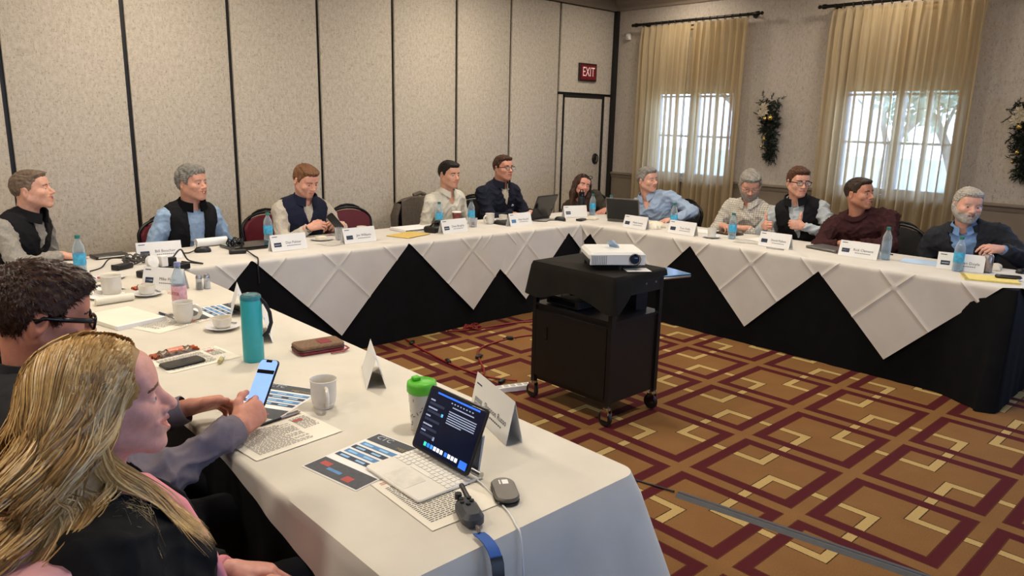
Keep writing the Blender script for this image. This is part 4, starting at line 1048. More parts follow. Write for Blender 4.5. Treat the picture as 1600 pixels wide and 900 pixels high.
# ------------------------------------------------------------------ projector cart and floor
ct = thing('projector_cart', 'black rolling projector cart with a cabinet and open shelf', 'cart', (3.245, 2.755, 0))
Mc = mat('cart_black', '#0f0d0d', .42, var=.15, vscale=8); HX, HY = .222, .305
body = MB().box(-HX+.01, HX-.01, -HY+.01, HY-.01, .13, .60).build('cabinet', Mc, ct)
MB().box(-HX, HX, -HY, HY, .595, .61).build('shelf', mat('cart_shelf', '#16161a', .3, var=.05), ct)
for sx in (-1, 1):
    for sy in (-1, 1):
        px, py = sx*(HX-.012), sy*(HY-.012)
        MB().box(px-.014, px+.014, py-.014, py+.014, .11, .845).build('post', Mc, ct)
        cs = thing('caster', None, None); cs.parent = ct; del_keys = [k for k in cs.keys()]
        cs.location = (px, py, 0)
        MB().lathe([(.0, .115), (.022, .115), (.022, .10), (.0, .098)], 14).box(-.017, -.012, -.02, .03, .04, .10).box(.012, .017, -.02, .03, .04, .10).build('fork', M_chrome, cs, True)
        MB().lathe([(.012, -.011), (.040, -.012), (.045, -.008), (.045, .008), (.040, .012), (.012, .011)], 24, Matrix.Translation((0, .012, .045)) @ Matrix.Rotation(PI/2, 4, 'Y')).build('wheel', M_blk, cs, True)
MB().box(-HX, HX, -HY, HY, .84, .855).build('cart_top', Mc, ct)
MB().box(-HX-.004, -HX+.012, -HY+.03, HY-.03, .16, .57).build('cabinet_door', Mc, ct)
MB().rbox(-HX-.010, -HX-.003, .175, .195, .40, .48, .004).build('door_pull', M_blkg, ct)
MB().box(-HX+.012, HX-.012, -HY-.001, -HY+.012, .74, .838).build('front_panel', Mc, ct)
for x in (-.09, .06, .15): MB().lathe([(0, -.0035), (.006, -.003), (.007, 0)], 10, Matrix.Translation((x, -HY-.001, .79)) @ Matrix.Rotation(PI/2, 4, 'X') @ Matrix.Scale(-1, 4, (0, 0, 1))).build('screw', M_silver, ct, True)
# black cloth on the cart: hangs long on the side towards the near row, short on the others
def cdrop(x, y):
    dx = min(1, max(0, (3.245-x)/HX)); 
    return .035+.13*max(0, dx-.2)/.8*(1+.25*math.sin(y*11))
cl = draped(3.245-HX-.012, 3.245+HX+.012, 2.755-HY-.012, 2.755+HY+.012, .862, cdrop, .05, 'cart_cloth', mat('cart_cloth', '#17140f', .85, var=.2, vscale=10, spec=.2), seed=31, flare=.16)
tag(cl, 'black cloth draped over the projector cart', 'tablecloth')
pj_ = thing('projector', 'white projector with black underside on the cart', 'projector', (3.245, 2.655, .862), -.62)
# local: +y front to back, lens towards -y ; long axis x
Mw = mat('projector_white', '#d6d6d2', .35, var=.02)
pm = Matrix.Translation((0, 0, .028)) @ Matrix.Rotation(.05, 4, 'X')
MB().rbox(-.16, .16, -.12, .12, 0, .048, .03, 5, pm).build('lower_shell', M_blk, pj_, True)
MB().rbox(-.163, .163, -.123, .123, .030, .080, .030, 5, pm).build('upper_shell', Mw, pj_, True)
MB().rbox(-.158, .158, -.128, -.118, .012, .072, .004, 2, pm).build('front_face', Mw, pj_, True)
vg = MB()
for i in range(9): vg.box(-.150+i*.010, -.145+i*.010, -.130, -.126, .016, .066, pm)
vg.build('vent_slats', mat('vent_grey', '#8c8f94', .5), pj_)
lz = MB().lathe([(.0, .012), (.024, .010), (.028, .0), (.033, .0), (.033, .014)], 24, pm @ Matrix.Translation((.095, -.126, .044)) @ Matrix.Rotation(PI/2, 4, 'X')).build('lens_ring', M_blk, pj_, True)
MB().ball((0, 0, 0), (.024, .024, .008), M=pm @ Matrix.Translation((.095, -.134, .044)) @ Matrix.Rotation(PI/2, 4, 'X')).build('lens', mat('lens_glass', '#16263a', .05, var=.1), lz, True)
for x, y in ((-.13, .10), (.13, .10), (.02, -.10)): MB().cyl((x, y, 0), (x, y, .04), .009).build('foot', M_blk, pj_, True)
kn = MB().grid(lambda u, v: (-.02+.05*u+.01*math.sin(v*5), .02+.02*math.sin(u*4+v*3), .100+.055*v*(1-.4*abs(u-.5))), 6, 6, ).build('focus_tab', mat('pale_blue_film', '#9fb4c8', .3, var=.1), pj_, True)
pp_ = sheet((3.28, 2.50), .14, .10, -.6, .8635, 'pale card under the projector', M_paper); 
for o in pp_.children: pass
av = thing('media_player', 'dark media box with tangled cables on the cart shelf', 'electronics', (3.20, 2.86, .61))
MB().rbox(-.14, .14, -.13, .13, .004, .055, .008).build('box_case', M_blk, av, True); MB().box(-.141, -.139, -.1, .1, .015, .045).build('face_plate', M_blkg, av)
coil('cable_bundle', (3.19, 2.86, .668), .09, 4, .004, 17, 'tangled black cables heaped on the media box', 'cable', M_cable, lift=.03)
lt = thing('laptop', 'slim laptop on the cart shelf, sticking out, its lid coloured with blue light', 'laptop', (3.46, 2.62, .775), -.25)
MB().rbox(-.10, .31, -.11, .11, 0, .014, .01).build('base', M_silver, lt, True); MB().rbox(-.10, .31, -.11, .11, .015, .022, .01).build('lid', mat('lid_blue_light', '#3d6f9c', .18, .3, .08), lt, True)  # blue light on the lid is put into its base colour
MB().box(-.08, .0, -.09, .09, -.165, .0).build('riser_box', M_blk, lt)
# white power bar beside the cart wheel
wb = thing('power_strip', 'white power bar on the carpet beside the cart wheel', 'power strip', (3.02, 3.215, 0), -.35)
MB().rbox(-.14, .14, -.026, .026, 0, .035, .006).build('strip_body', M_white, wb, True)
for k in range(5): MB().rbox(-.11+k*.045, -.08+k*.045, -.016, .016, .0345, .037, .005).build('socket', mat('socket_grey', '#a9a9a6', .5), wb, True)
Mrc = mat('red_cord', '#7c1f1c', .5, var=.1)
tubething('extension_cord', [(3.115, 4.54, .008), (3.066, 4.297, .008), (3.015, 3.811, .008), (3.042, 3.503, .008), (3.12, 3.29, .02)], .007, Mrc, 'dark red extension cord running from the black drape to the white power bar', 'cord', 'red cords on the carpet')
tubething('extension_cord', [(3.03, 3.52, .016), (3.12, 3.62, .008), (3.264, 3.846, .008), (3.426, 4.009, .008), (3.713, 4.054, .008), (3.95, 4.02, .008), (4.1, 3.9, .008)], .007, Mrc, 'red extension cord curving behind the projector cart', 'cord', 'red cords on the carpet')
tubething('extension_cord', [(3.50, 4.52, .008), (3.669, 4.44, .008), (3.9, 4.40, .008), (4.131, 4.36, .008), (4.5, 4.2, .008)], .007, Mrc, 'red extension cord lying along the black drape', 'cord', 'red cords on the carpet')
for (x, y) in ((3.264, 3.846), (3.03, 3.90), (3.75, 4.05), (3.05, 3.36), (3.09, 4.42)):
    k = thing('cord_connector', 'black plug joint on a red cord on the carpet', 'plug', (x, y, 0), rng.uniform(0, 3), 'plug joints on the red cords')
    MB().rbox(-.03, .03, -.014, .014, .001, .026, .008).build('plug_body', M_blk, k, True); MB().tube([(.03, 0, .012), (.05, 0, .01)], [.009, .006], 8).build('strain_relief', M_blk, k, True)
coil('cable_bundle', (3.72, 4.47, 0), .07, 4, .006, 8, 'heap of red cord against the black drape', 'cord', Mrc, 'red cords on the carpet', lift=.03)
cv = thing('cable_cover', 'long grey rubber cable cover strip on the carpet', 'cable cover', (2.79, 1.20, 0), math.atan2(.757-1.737, 2.876-2.702))
MB().loft([[(x, -.035, 0), (x, -.015, .010), (x, .015, .010), (x, .035, 0)] for x in (-.55, 1.2)]).build('rubber_strip', mat('rubber_grey', '#3b3d42', .5, var=.1), cv)
MB().box(-.55, 1.2, -.004, .004, .0098, .0112).build('centre_ridge', mat('rubber_dark', '#2a2c30', .5), cv)
tubething('cable', [(2.69, 1.76, .008), (2.66, 1.90, .004), (2.60, 2.05, .004), (2.3, 2.3, .004), (1.9, 2.5, .004), (1.55, 2.6, .004)], .005, M_cable, 'black cable leading from the rubber strip under the near row', 'cable')
bg = thing('handbag', 'brown and black bag leaning at the end of the window table', 'bag', (6.06, 1.12, 0), .3)
MB().rbox(-.11, .11, -.07, .07, 0, .24, .05, 5).build('bag_body', mat('bag_brown', '#4b3524', .5, var=.3), bg, True)
MB().rbox(-.115, .115, -.075, .075, .16, .245, .05, 5).build('bag_flap', M_blk, bg, True)
MB().tube([(-.09, 0, .23), (-.07, .02, .34), (.07, .02, .34), (.09, 0, .23)], .008).build('bag_handle', M_blk, bg, True)
MB().rbox(-.02, .02, -.082, -.072, .15, .18, .004).build('bag_clasp', M_chrome, bg, True)

# ------------------------------------------------------------------ green swags on the window wall
M_fir = mat('fir_needles', '#18211a', .7, var=.5, vscale=60); M_fir2 = mat('fir_needles_light', '#222e22', .7, var=.4, vscale=60)
M_gold = mat('gold_ball', '#b59a55', .22, .8, .08); M_petal = mat('cream_petals', '#b7ab93', .7, var=.15)
def swag(y, z, seed, label):
    r = random.Random(seed); t = thing('evergreen_swag', label, 'swag', (XW, y, z), 0, 'evergreen swags on the window wall')
    mb = MB()
    for i in range(260):
        f = r.random(); zz = .31-f*.64; wd = .17*(1-f)**.7+.035
        c = Vector((-.03-r.random()*.06*(1-f*.5), r.uniform(-1, 1)*wd*.6+.02*math.sin(f*5), zz))
        d = Vector((-.4*r.random(), r.uniform(-1, 1), r.uniform(-1, .5))).normalized(); L = r.uniform(.05, .09)
        mb.cur = i % 2
        mb.tube([c, c+d*L], [.003, .0015], 4)
        for k in range(16):
            a = r.uniform(0, 2*PI); s = k/16; o = d.orthogonal(); o.rotate(Matrix.Rotation(a, 3, d)); p = c+d*L*s
            e = p+(o*.8+d*.7).normalized()*.032; q = d.cross(o)*.0034
            mb.add([p-q, p+q, e], [(0, 1, 2)])
    nd = mb.build('fir_sprigs', [M_fir, M_fir2], t); nd['kind'] = 'stuff'
    for (yy, zz, rr_) in ((-.02, .10, .03), (.045, .09, .024), (.03, -.12, .018), (.055, -.20, .012)):
        bl = MB().ball((-.11, yy, zz), rr_, 16, 10).build('gold_ball', M_gold, t, True); MB().cyl((-.11, yy, zz+rr_*.9), (-.11, yy, zz+rr_*1.25), .005).build('ball_cap', M_gold, bl)
    for fl, (yy, zz) in enumerate(((.06, .22), (.085, .15), (.045, .17))):
        f_ = MB()
        for k in range(7):
            a = 2*PI*k/7+fl; u = Vector((0, math.cos(a), math.sin(a))); v = Vector((0, -math.sin(a), math.cos(a))); c = Vector((-.12, yy, zz)); L = .05
            f_.add([c, c+u*L*.5+v*.016+Vector((-.012, 0, 0)), c+u*L+Vector((.004, 0, 0)), c+u*L*.5-v*.016+Vector((-.012, 0, 0))], [(0, 1, 2, 3)])
        f_.build('cream_flower', M_petal, t)
    return t
swag(4.06, 1.66, 3, 'evergreen swag with gold balls and cream flowers between the two curtained windows')
swag(1.73, 1.62, 5, 'evergreen swag with a gold ball on the wall behind the man in the blazer')

# grey jacket over a chair, pink jacket over another, both follow the chair back
def jacket(x, y, rz, m, label, wd=.25):
    t = thing('hung_jacket', label, 'jacket', (x, y, 0), rz, 'jackets hung on chairs')
    def fn(u, v):
        a = (u-.5)*2; s = v*2-1
        wv = .008*math.sin(a*9+v*3); sl = max(0, abs(a)-.6)*.10
        if s < 0: return (a*wd*(1+.10*(-s)), -.275-.05-wv-.03*(-s), .93-sl-.40*(-s))
        return (a*wd*(1+.06*s), -.275+.055+wv+.03*s, .93-sl-.30*s)
    MB().grid(fn, 30, 30).build('jacket_cloth', m, t, True, None)
    for s in (-1, 1):
        MB().tube([(s*(wd+.0), -.28, .86), (s*(wd+.04), -.29, .74), (s*(wd+.03), -.30, .55)], [.05, .052, .045], 12, True, .7).build('sleeve', m, t, True)
    MB().tube([(-.07, -.27, .93), (0, -.255, .955), (.07, -.27, .93)], .022, 8).build('collar', m, t, True)
    return t
jacket(4.30, 5.74, PI, mat('tweed_grey', '#5d544c', .9, var=.35, vscale=120), 'grey tweed jacket hung on the chair behind the white shirt', .24)
jacket(.42, 1.43, -PI/2, mat('pink_cloth', '#c8949c', .85, var=.08, vscale=10), 'pink jacket hung on the chair behind the blonde woman', .235)

# ------------------------------------------------------------------ outside the windows
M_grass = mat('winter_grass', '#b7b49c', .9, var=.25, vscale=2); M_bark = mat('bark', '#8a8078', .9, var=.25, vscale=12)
g_ = MB().box(XW+.25, 60, -40, 50, -.5, -.4).box(-30, XW+.25, -40, YB-.3, -.5, -.4).build('ground_outside', M_grass); struct(g_)
def tree(x, y, h_, seed, m, label, spread=1.6, leaf=.12, nl=900):
    r = random.Random(seed); t = thing('tree', label, 'tree', (x, y, -.42), 0, 'trees outside the windows'); br = MB(); tips = []
    def grow(p, d, L, rad, dep):
        q = p+d*L; br.tube([p, (p+q)/2+Vector((r.uniform(-1, 1), r.uniform(-1, 1), 0))*L*.06, q], [rad, rad*.8, rad*.62], 5)
        if dep == 0: tips.append(q); return
        for _ in range(3):
            e = (d+Vector((r.uniform(-1, 1), r.uniform(-1, 1), r.uniform(-.1, .7)))*.75).normalized(); grow(q, e, L*r.uniform(.6, .8), rad*.6, dep-1)
    grow(Vector((0, 0, 0)), Vector((0, 0, 1)), h_*.32, .13, 4)
    br.build('branches', M_bark, t)
    lf = MB()
    for i in range(nl):
        c = r.choice(tips)+Vector((r.gauss(0, .35), r.gauss(0, .35), r.gauss(0, .3))); a = Vector((r.uniform(-1, 1), r.uniform(-1, 1), r.uniform(-1, 1))).normalized()*leaf; b = a.orthogonal().normalized()*leaf*.6
        lf.add([c-a, c+b, c+a, c-b], [(0, 1, 2, 3)])
    o = lf.build('leaves', m, t); o['kind'] = 'stuff'
    return t
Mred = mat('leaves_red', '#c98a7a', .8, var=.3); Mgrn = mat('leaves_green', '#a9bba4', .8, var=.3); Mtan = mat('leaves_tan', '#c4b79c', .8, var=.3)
tree(17.5, 10.2, 5.0, 1, Mred, 'red autumn tree seen through the window beside the exit door')
tree(19.5, 15.2, 5.5, 2, Mgrn, 'green tree seen through the window beside the exit door')
tree(19.0, 7.2, 5.2, 3, Mtan, 'bare tan tree seen through the window between the swags'); tree(15.5, 4.6, 3.6, 4, Mgrn, 'low green tree seen through the window between the swags')
tree(16, .5, 5.5, 6, Mred, 'red autumn tree further along the window wall')
hd_ = MB(); r6 = random.Random(6)
for i in range(2600):
    c = Vector((12.6+r6.gauss(0, .25), r6.uniform(-6, 18), r6.uniform(-.4, .75))); a = Vector((r6.uniform(-1, 1), r6.uniform(-1, 1), r6.uniform(-1, 1))).normalized()*.12; b = a.orthogonal().normalized()*.08
    hd_.add([c-a, c+b, c+a, c-b], [(0, 1, 2, 3)])
tag(hd_.build('hedge', Mgrn), 'clipped green hedge running outside the windows', 'hedge', None, 'stuff')
# ------------------------------------------------------------------ people: smooth implicit bodies turned into meshes
A3 = lambda *v: np.array(v, dtype=np.float64)
def unit(v): v = np.asarray(v, float); return v/(np.linalg.norm(v)+1e-12)

def surface_nets(F, ax):
    nx, ny, nz = F.shape; s = F < 0
    cnt = np.zeros((nx-1, ny-1, nz-1), np.int8); cor = [(i, j, k) for i in (0, 1) for j in (0, 1) for k in (0, 1)]
    for i, j, k in cor: cnt += s[i:nx-1+i, j:ny-1+j, k:nz-1+k]
    mixed = (cnt > 0) & (cnt < 8)
    idx = np.full(mixed.shape, -1, np.int64); cells = np.argwhere(mixed); n = len(cells); idx[mixed] = np.arange(n)
    acc = np.zeros((n, 3)); num = np.zeros(n); fv = {}
    for c in cor: fv[c] = F[cells[:, 0]+c[0], cells[:, 1]+c[1], cells[:, 2]+c[2]].astype(np.float64)
    for c in cor:
        for a in range(3):
            if c[a] == 0:
                d = list(c); d[a] = 1; d = tuple(d); fa, fb = fv[c], fv[d]; cr = (fa < 0) != (fb < 0)
                t = np.where(cr, fa/np.where(cr, fa-fb, 1), 0)
                p = np.tile(np.array(c, float), (n, 1)); p[:, a] += t
                acc[cr] += p[cr]; num[cr] += 1
    V = cells+acc/np.maximum(num, 1)[:, None]
    W = np.stack([ax[i][0]+V[:, i]*(ax[i][1]-ax[i][0]) for i in range(3)], 1)
    Q = []
    for a in range(3):
        b, c = (a+1) % 3, (a+2) % 3
        sl0 = [slice(None)]*3; sl1 = [slice(None)]*3; sl0[a] = slice(0, -1); sl1[a] = slice(1, None)
        s0, s1 = s[tuple(sl0)], s[tuple(sl1)]; e = np.argwhere(s0 != s1)
        ok = (e[:, b] > 0) & (e[:, c] > 0) & (e[:, b] < F.shape[b]-1) & (e[:, c] < F.shape[c]-1); e = e[ok]
        if len(e) == 0: continue
        ins = s0[e[:, 0], e[:, 1], e[:, 2]]
        def cell(db, dc): q = e.copy(); q[:, b] += db; q[:, c] += dc; return idx[q[:, 0], q[:, 1], q[:, 2]]
        q = np.stack([cell(-1, -1), cell(0, -1), cell(0, 0), cell(-1, 0)], 1)
        q[~ins] = q[~ins][:, ::-1]; Q.append(q)
    return W, np.concatenate(Q) if Q else np.zeros((0, 4), int)

class SDF:
    def __init__(s): s.p = []
    def cone(s, a, b, ra, rb=None, k=.03, sub=False):
        rb = ra if rb is None else rb; a = np.asarray(a, float); b = np.asarray(b, float); ab = b-a; L2 = ab@ab+1e-12; m = max(ra, rb)
        def f(x, y, z):
            px, py, pz = x-a[0], y-a[1], z-a[2]
            t = np.clip((px*ab[0]+py*ab[1]+pz*ab[2])/L2, 0, 1)
            return np.sqrt((px-t*ab[0])**2+(py-t*ab[1])**2+(pz-t*ab[2])**2)-(ra+t*(rb-ra))
        s.p.append((np.minimum(a, b)-m, np.maximum(a, b)+m, f, k, sub)); return s
    def ell(s, c, r, R=None, k=.03, sub=False):
        c = np.asarray(c, float); r = np.asarray(r, float) if np.ndim(r) else np.full(3, float(r)); R = np.eye(3) if R is None else R
        ext = np.sqrt(((R.T*r)**2).sum(1))
        def f(x, y, z):
            px, py, pz = x-c[0], y-c[1], z-c[2]
            q = [(R[i, 0]*px+R[i, 1]*py+R[i, 2]*pz) for i in range(3)]
            k0 = np.sqrt(sum((q[i]/r[i])**2 for i in range(3))); k1 = np.sqrt(sum((q[i]/r[i]**2)**2 for i in range(3)))+1e-9
            return k0*(k0-1)/k1
        s.p.append((c-ext, c+ext, f, k, sub)); return s
    def fun(s, lo, hi, f, k=.004, sub=False): s.p.append((np.asarray(lo, float), np.asarray(hi, float), f, k, sub)); return s
    def bounds(s): 
        q = [p for p in s.p if not p[4]]
        return np.min([p[0] for p in q], 0), np.max([p[1] for p in q], 0)
    def grid(s, vox, pad=.05, margin=.06, lo=None, hi=None):
        if lo is None: lo, hi = s.bounds()
        lo = np.asarray(lo)-pad; hi = np.asarray(hi)+pad
        ax = [np.arange(lo[i], hi[i]+vox, vox) for i in range(3)]
        F = np.full([len(a) for a in ax], .3, np.float32)
        for (l, h, f, k, sub) in s.p:
            sl = []
            for i in range(3):
                a = max(0, int((l[i]-margin-ax[i][0])/vox)); b = min(len(ax[i]), int((h[i]+margin-ax[i][0])/vox)+2); sl.append(slice(a, max(a, b)))
            if any(q.stop <= q.start for q in sl): continue
            X, Y, Z = ax[0][sl[0]][:, None, None], ax[1][sl[1]][None, :, None], ax[2][sl[2]][None, None, :]
            d = f(X, Y, Z).astype(np.float32); g = F[tuple(sl)]
            hh = np.maximum(k-np.abs((-d if sub else d)-g), 0)/k
            F[tuple(sl)] = np.maximum(g, -d)+hh*hh*k/4 if sub else np.minimum(g, d)-hh*hh*k/4
        return F, ax
    def pts(s, P):
        F = np.full(len(P), .3)
        for (l, h, f, k, sub) in s.p:
            d = f(P[:, 0], P[:, 1], P[:, 2]); hh = np.maximum(k-np.abs((-d if sub else d)-F), 0)/k
            F = np.maximum(F, -d)+hh*hh*k/4 if sub else np.minimum(F, d)-hh*hh*k/4
        return F

def vnormals(V, F):
    n = np.cross(V[F[:, 2]]-V[F[:, 0]], V[F[:, 3]]-V[F[:, 1]]); N = np.zeros_like(V)
    for i in range(4): np.add.at(N, F[:, i], n)
    return N/(np.linalg.norm(N, axis=1, keepdims=True)+1e-12)
def folds(V, F, amp, seed, wl=.09, aniso=None):
    r = np.random.RandomState(seed); N = vnormals(V, F); d = np.zeros(len(V)); P = V.copy()
    P = P+.02*np.sin(P[:, [1, 2, 0]]*2*PI/.16+r.rand(3)*6)
    for i in range(6):
        k = r.normal(size=3); k[2] *= 1.0; k = k/np.linalg.norm(k)*2*PI/(wl*r.uniform(.6, 1.6))
        d += (1-np.abs(np.sin((P@k)*.5+r.rand()*6)))**2.5-.3
    return V+N*(amp*d/2.2)[:, None]
def smooth_lap(V, F, it=1):
    for _ in range(it):
        S_ = np.zeros_like(V); c = np.zeros(len(V))
        for i in range(4):
            np.add.at(S_, F[:, i], V[F[:, (i+1) % 4]]); np.add.at(c, F[:, i], 1)
            np.add.at(S_, F[:, i], V[F[:, (i+3) % 4]]); np.add.at(c, F[:, i], 1)
        V = .5*V+.5*S_/np.maximum(c, 1)[:, None]
    return V

# --- head in its own frame: origin between the ears, y forward, z up
def head_sdf(p):
    s = SDF(); w_ = p.get('width', 1.0); jw = p.get('jaw', 1.0); smile = p.get('smile', .5); op = p.get('open', 0.0); ch = p.get('cheek', 1.0)
    s.ell((0, -.012, .035), (.074*w_, .096, .086), k=.02)
    s.ell((0, .022, -.012), (.064*w_, .070, .082), k=.03)
    s.ell((0, .030, -.045), (.053*w_*jw, .058, .062), k=.03)
    for q in (-1, 1):
        s.cone((q*.055*w_*jw, -.005, -.045), (q*.018, .068, -.094), .016, .017, k=.025)
        s.ell((q*.040*w_, .066, -.024+.004*smile), (.021*ch, .020, .020), k=.022)
    s.ell((0, .076, -.096-.007*op), (.020*jw, .019, .017), k=.022)
    s.cone((-.032, .077, .026), (.032, .077, .026), .013, k=.02)
    s.ell((0, .066, .055), (.052, .026, .034), k=.03)
    for q in (-1, 1): s.ell((q*.031, .106, .004), (.017, .020, .012), k=.012, sub=True)
    s.cone((0, .088, .014), (0, .112, -.024), .008, .0115, k=.012)
    s.ell((0, .1125, -.0285), (.0125, .0115, .0095), k=.008)
    for q in (-1, 1): s.ell((q*.0135, .100, -.031), (.0075, .0095, .0075), k=.006)
    s.ell((0, .082, -.060), (.030, .020, .024), k=.02)                       # muzzle
    cz = .010*smile; mx = .0245+.0075*smile
    zu, zl = -.0545+.001*op, -.0665-.008*op
    for q in (-1, 1):
        s.cone((0, .1005, zu), (q*mx, .086, -.059+cz), .0050, .003, k=.006)
        s.cone((0, .0990, zl), (q*mx, .085, -.060+cz), .0058, .003, k=.006)
    if op > 0:
        for q in (-1, 1): s.cone((0, .1015, -.0608-.003*op), (q*mx*.98, .0875, -.0592+cz), .0032+.0045*op, .0016, k=.002, sub=True)
    else:
        for q in (-1, 1): s.cone((0, .1065, -.0600), (q*mx*1.05, .090, -.060+cz), .0022, .0015, k=.003, sub=True)
    for q in (-1, 1):
        e = A3(q*.031, .0785, .004)
        def lid(x, y, z, e=e):
            r = np.sqrt((x-e[0])**2+(y-e[1])**2+(z-e[2])**2)
            slot = np.maximum(np.abs(z-e[2]+.001)-.0034*p.get('eye', .6), (e[1]+.004)-y)
            return np.maximum(r-.0140, -slot)
        s.fun(e-.015, e+.015, lid, k=.004); s.ell(e, .0122, k=.0008)
        # ears
        Re = np.array(Matrix.Rotation(q*-.35, 3, 'Z') @ Matrix.Rotation(-.2, 3, 'X'))
        s.ell((q*.077*w_, -.012, -.006), (.0085, .0185, .0315), Re.T, k=.010)
        s.ell((q*.086*w_, -.006, -.002), (.006, .0105, .019), Re.T, k=.005, sub=True)
    nk = p.get('neck', .058)
    s.cone((0, -.022, -.03), A3(*p.get('neckto', (0, -.035, -.20))), nk, nk*1.08, k=.03)
    return s
def head_mesh(p, vox):
    s = head_sdf(p); F, ax = s.grid(vox, .012, .03); V, Q = surface_nets(F, ax)
    if p.get('fine'): V = smooth_lap(V, Q, 1)
    c = V[Q].mean(1); mi = np.zeros(len(Q), int); smile = p.get('smile', .5); op = p.get('open', 0.0); cz = .010*smile; mx = .0245+.0075*smile
    x, y, z = c.T; ax_ = np.abs(x); u_ = np.clip(ax_/mx, 0, 1.2)
    zc = -.0608-.003*op+(cz+.0016+.003*op)*u_; rc = (.0032+.0045*op if op > 0 else .0012)*(1-u_)+.0016*u_
    lips = (ax_ < mx*1.02) & (y > .078) & (np.abs(z-zc+.0008) < rc+.0062*(1-.75*u_**2)); mi[lips] = 1
    if op > 0: mi[(ax_ < mx*.97) & (y > .075) & (y < .1015-.014*u_-.0004) & (np.abs(z-zc) < rc*.96)] = 5
    for q in (-1, 1):
        r = np.sqrt((x-q*.031)**2+(y-.0785)**2+(z-.004)**2); eye = (r < .0136) & (np.abs(z-.003) < .0042) & (y > .081)
        mi[eye] = 3; mi[eye & (np.abs(x-q*.031-p.get('gaze', 0)*.004) < .0055)] = 4
    a = np.clip((ax_-.012)/.038, 0, 1); bz = .024+.006*np.sin(a*PI*.8)-.004*a
    brow = (ax_ > .011) & (ax_ < .050) & (np.abs(z-bz) < .0042*(1.15-.5*a)) & (y > .055); mi[brow] = 6
    if p.get('beard'):
        # close-cropped beard area of the skin
        bd = (z < -.045+.45*np.clip(.045-y, 0, .06)) & (y > -.012) & (z > -.125) & ~lips & (mi == 0) & ~((ax_ < .03) & (z > -.044))
        if p['beard'] == 'full': mi[bd & (y > -.005)] = 7
    if op > 0:          # row of upper teeth set inside the smile
        t = np.linspace(-.90, .90, 17); X_ = t*mx; U_ = np.abs(t); Y_ = .0985-.0125*U_**1.3; Zm = -.0608-.003*op+(cz+.0016+.003*op)*U_; R_c = (.0032+.0045*op)*(1-U_)+.0016*U_
        tv = np.concatenate([np.stack([X_, Y_, Zm+R_c*1.15], 1), np.stack([X_, Y_-.0006, Zm-R_c*(.75 if op < .8 else .15)], 1)]); i = np.arange(16)
        Q = np.concatenate([Q, np.stack([i, i+1, i+18, i+17], 1)+len(V)]); V = np.concatenate([V, tv]); mi = np.concatenate([mi, np.full(16, 2)])
    return V, Q, mi

def hair_short(p, vox):
    ts, tb, tt = p.get('hair_t', (.009, .012, .020)); w_ = p.get('width', 1.0); rec = p.get('recede', 0.0); lowr = p.get('hairline', 0.0)
    gy = np.array([-.14, -.10, -.055, -.035, -.026, .004, .012, .030, .037, .052, .078, .12]); gz = np.array([-.085, -.08, -.06, -.02, .026, .028, .0, -.004, .042, .060, .074, .10])+0
    gz[-4:] += lowr-.008
    s = SDF(); Rq = np.eye(3)
    s.ell((0, -.012, .035), (.074*w_+ts, .096+tb, .086+tt), k=.01)
    qf = p.get('quiff', .45)
    if qf: s.ell((0, .050, .098), (.056, .044, .028*qf), k=.04)
    F, ax = s.grid(vox, .015, .03); X, Y, Z = ax[0][:, None, None], ax[1][None, :, None], ax[2][None, None, :]
    yy = Y+rec*np.exp(-((np.abs(X)-.045)/.022)**2)+rec*.35
    yy = np.broadcast_to(yy, F.shape); g = np.interp(yy, gy, gz)
    F = np.maximum(F, ((g-Z)*.8).astype(np.float32))
    inner = SDF().ell((0, -.012, .035), (.074*w_-.006, .090, .080)).grid(vox, 0, .3, [a[0] for a in ax], [a[-1]-vox for a in ax])[0]
    sh = tuple(min(a, b) for a, b in zip(inner.shape, F.shape)); F = np.maximum(F[:sh[0], :sh[1], :sh[2]], -inner[:sh[0], :sh[1], :sh[2]])
    V, Q = surface_nets(F, [a[:n] for a, n in zip(ax, sh)])
    r = np.random.RandomState(p.get('seed', 1)); N = vnormals(V, Q); d = np.zeros(len(V))
    for i in range(5):
        k = A3(r.normal()*1.0, r.normal()*.25, r.normal()*.5); k = unit(k)*r.uniform(250, 600); d += np.sin(V@k+3*np.sin(V@A3(30, 40, 35)+i))
    return V+N*(d*.0007*p.get('rough', 1.0))[:, None], Q
def tufts(V, Q, n, L, wd, seed, crown=A3(0, -.05, .12), lift=.35, fwd=.0):
    """thin pointed locks lying on the hair surface"""
    r = np.random.RandomState(seed); N = vnormals(V, Q); c = V.mean(0)
    ok = np.where((N*(V-A3(0, -.012, .035))).sum(1) > 0)[0]
    i = r.choice(ok, n); P = V[i]-N[i]*.002; nn = N[i]; d = P-crown; d[:, 1] += fwd; d += r.normal(size=d.shape)*.02
    d -= nn*(d*nn).sum(1)[:, None]; d /= np.linalg.norm(d, axis=1)[:, None]+1e-9
    side = np.cross(nn, d); l = L*r.uniform(.5, 1.2, n)[:, None]; dr = d+nn*lift*r.uniform(.2, 1, n)[:, None]
    w2 = wd*r.uniform(.5, 1, n)[:, None]
    a, b = P-side*w2, P+side*w2; e = P+dr*l*.6; m1, m2 = e-side*w2*.7+nn*.001, e+side*w2*.7+nn*.001; t = P+dr*l-nn*l*.15
    VV = np.concatenate([a, b, m2, m1, t]); k = np.arange(n)
    return VV, np.concatenate([np.stack([k, k+n, k+2*n, k+3*n], 1), np.stack([k+3*n, k+2*n, k+4*n, k+4*n], 1)])

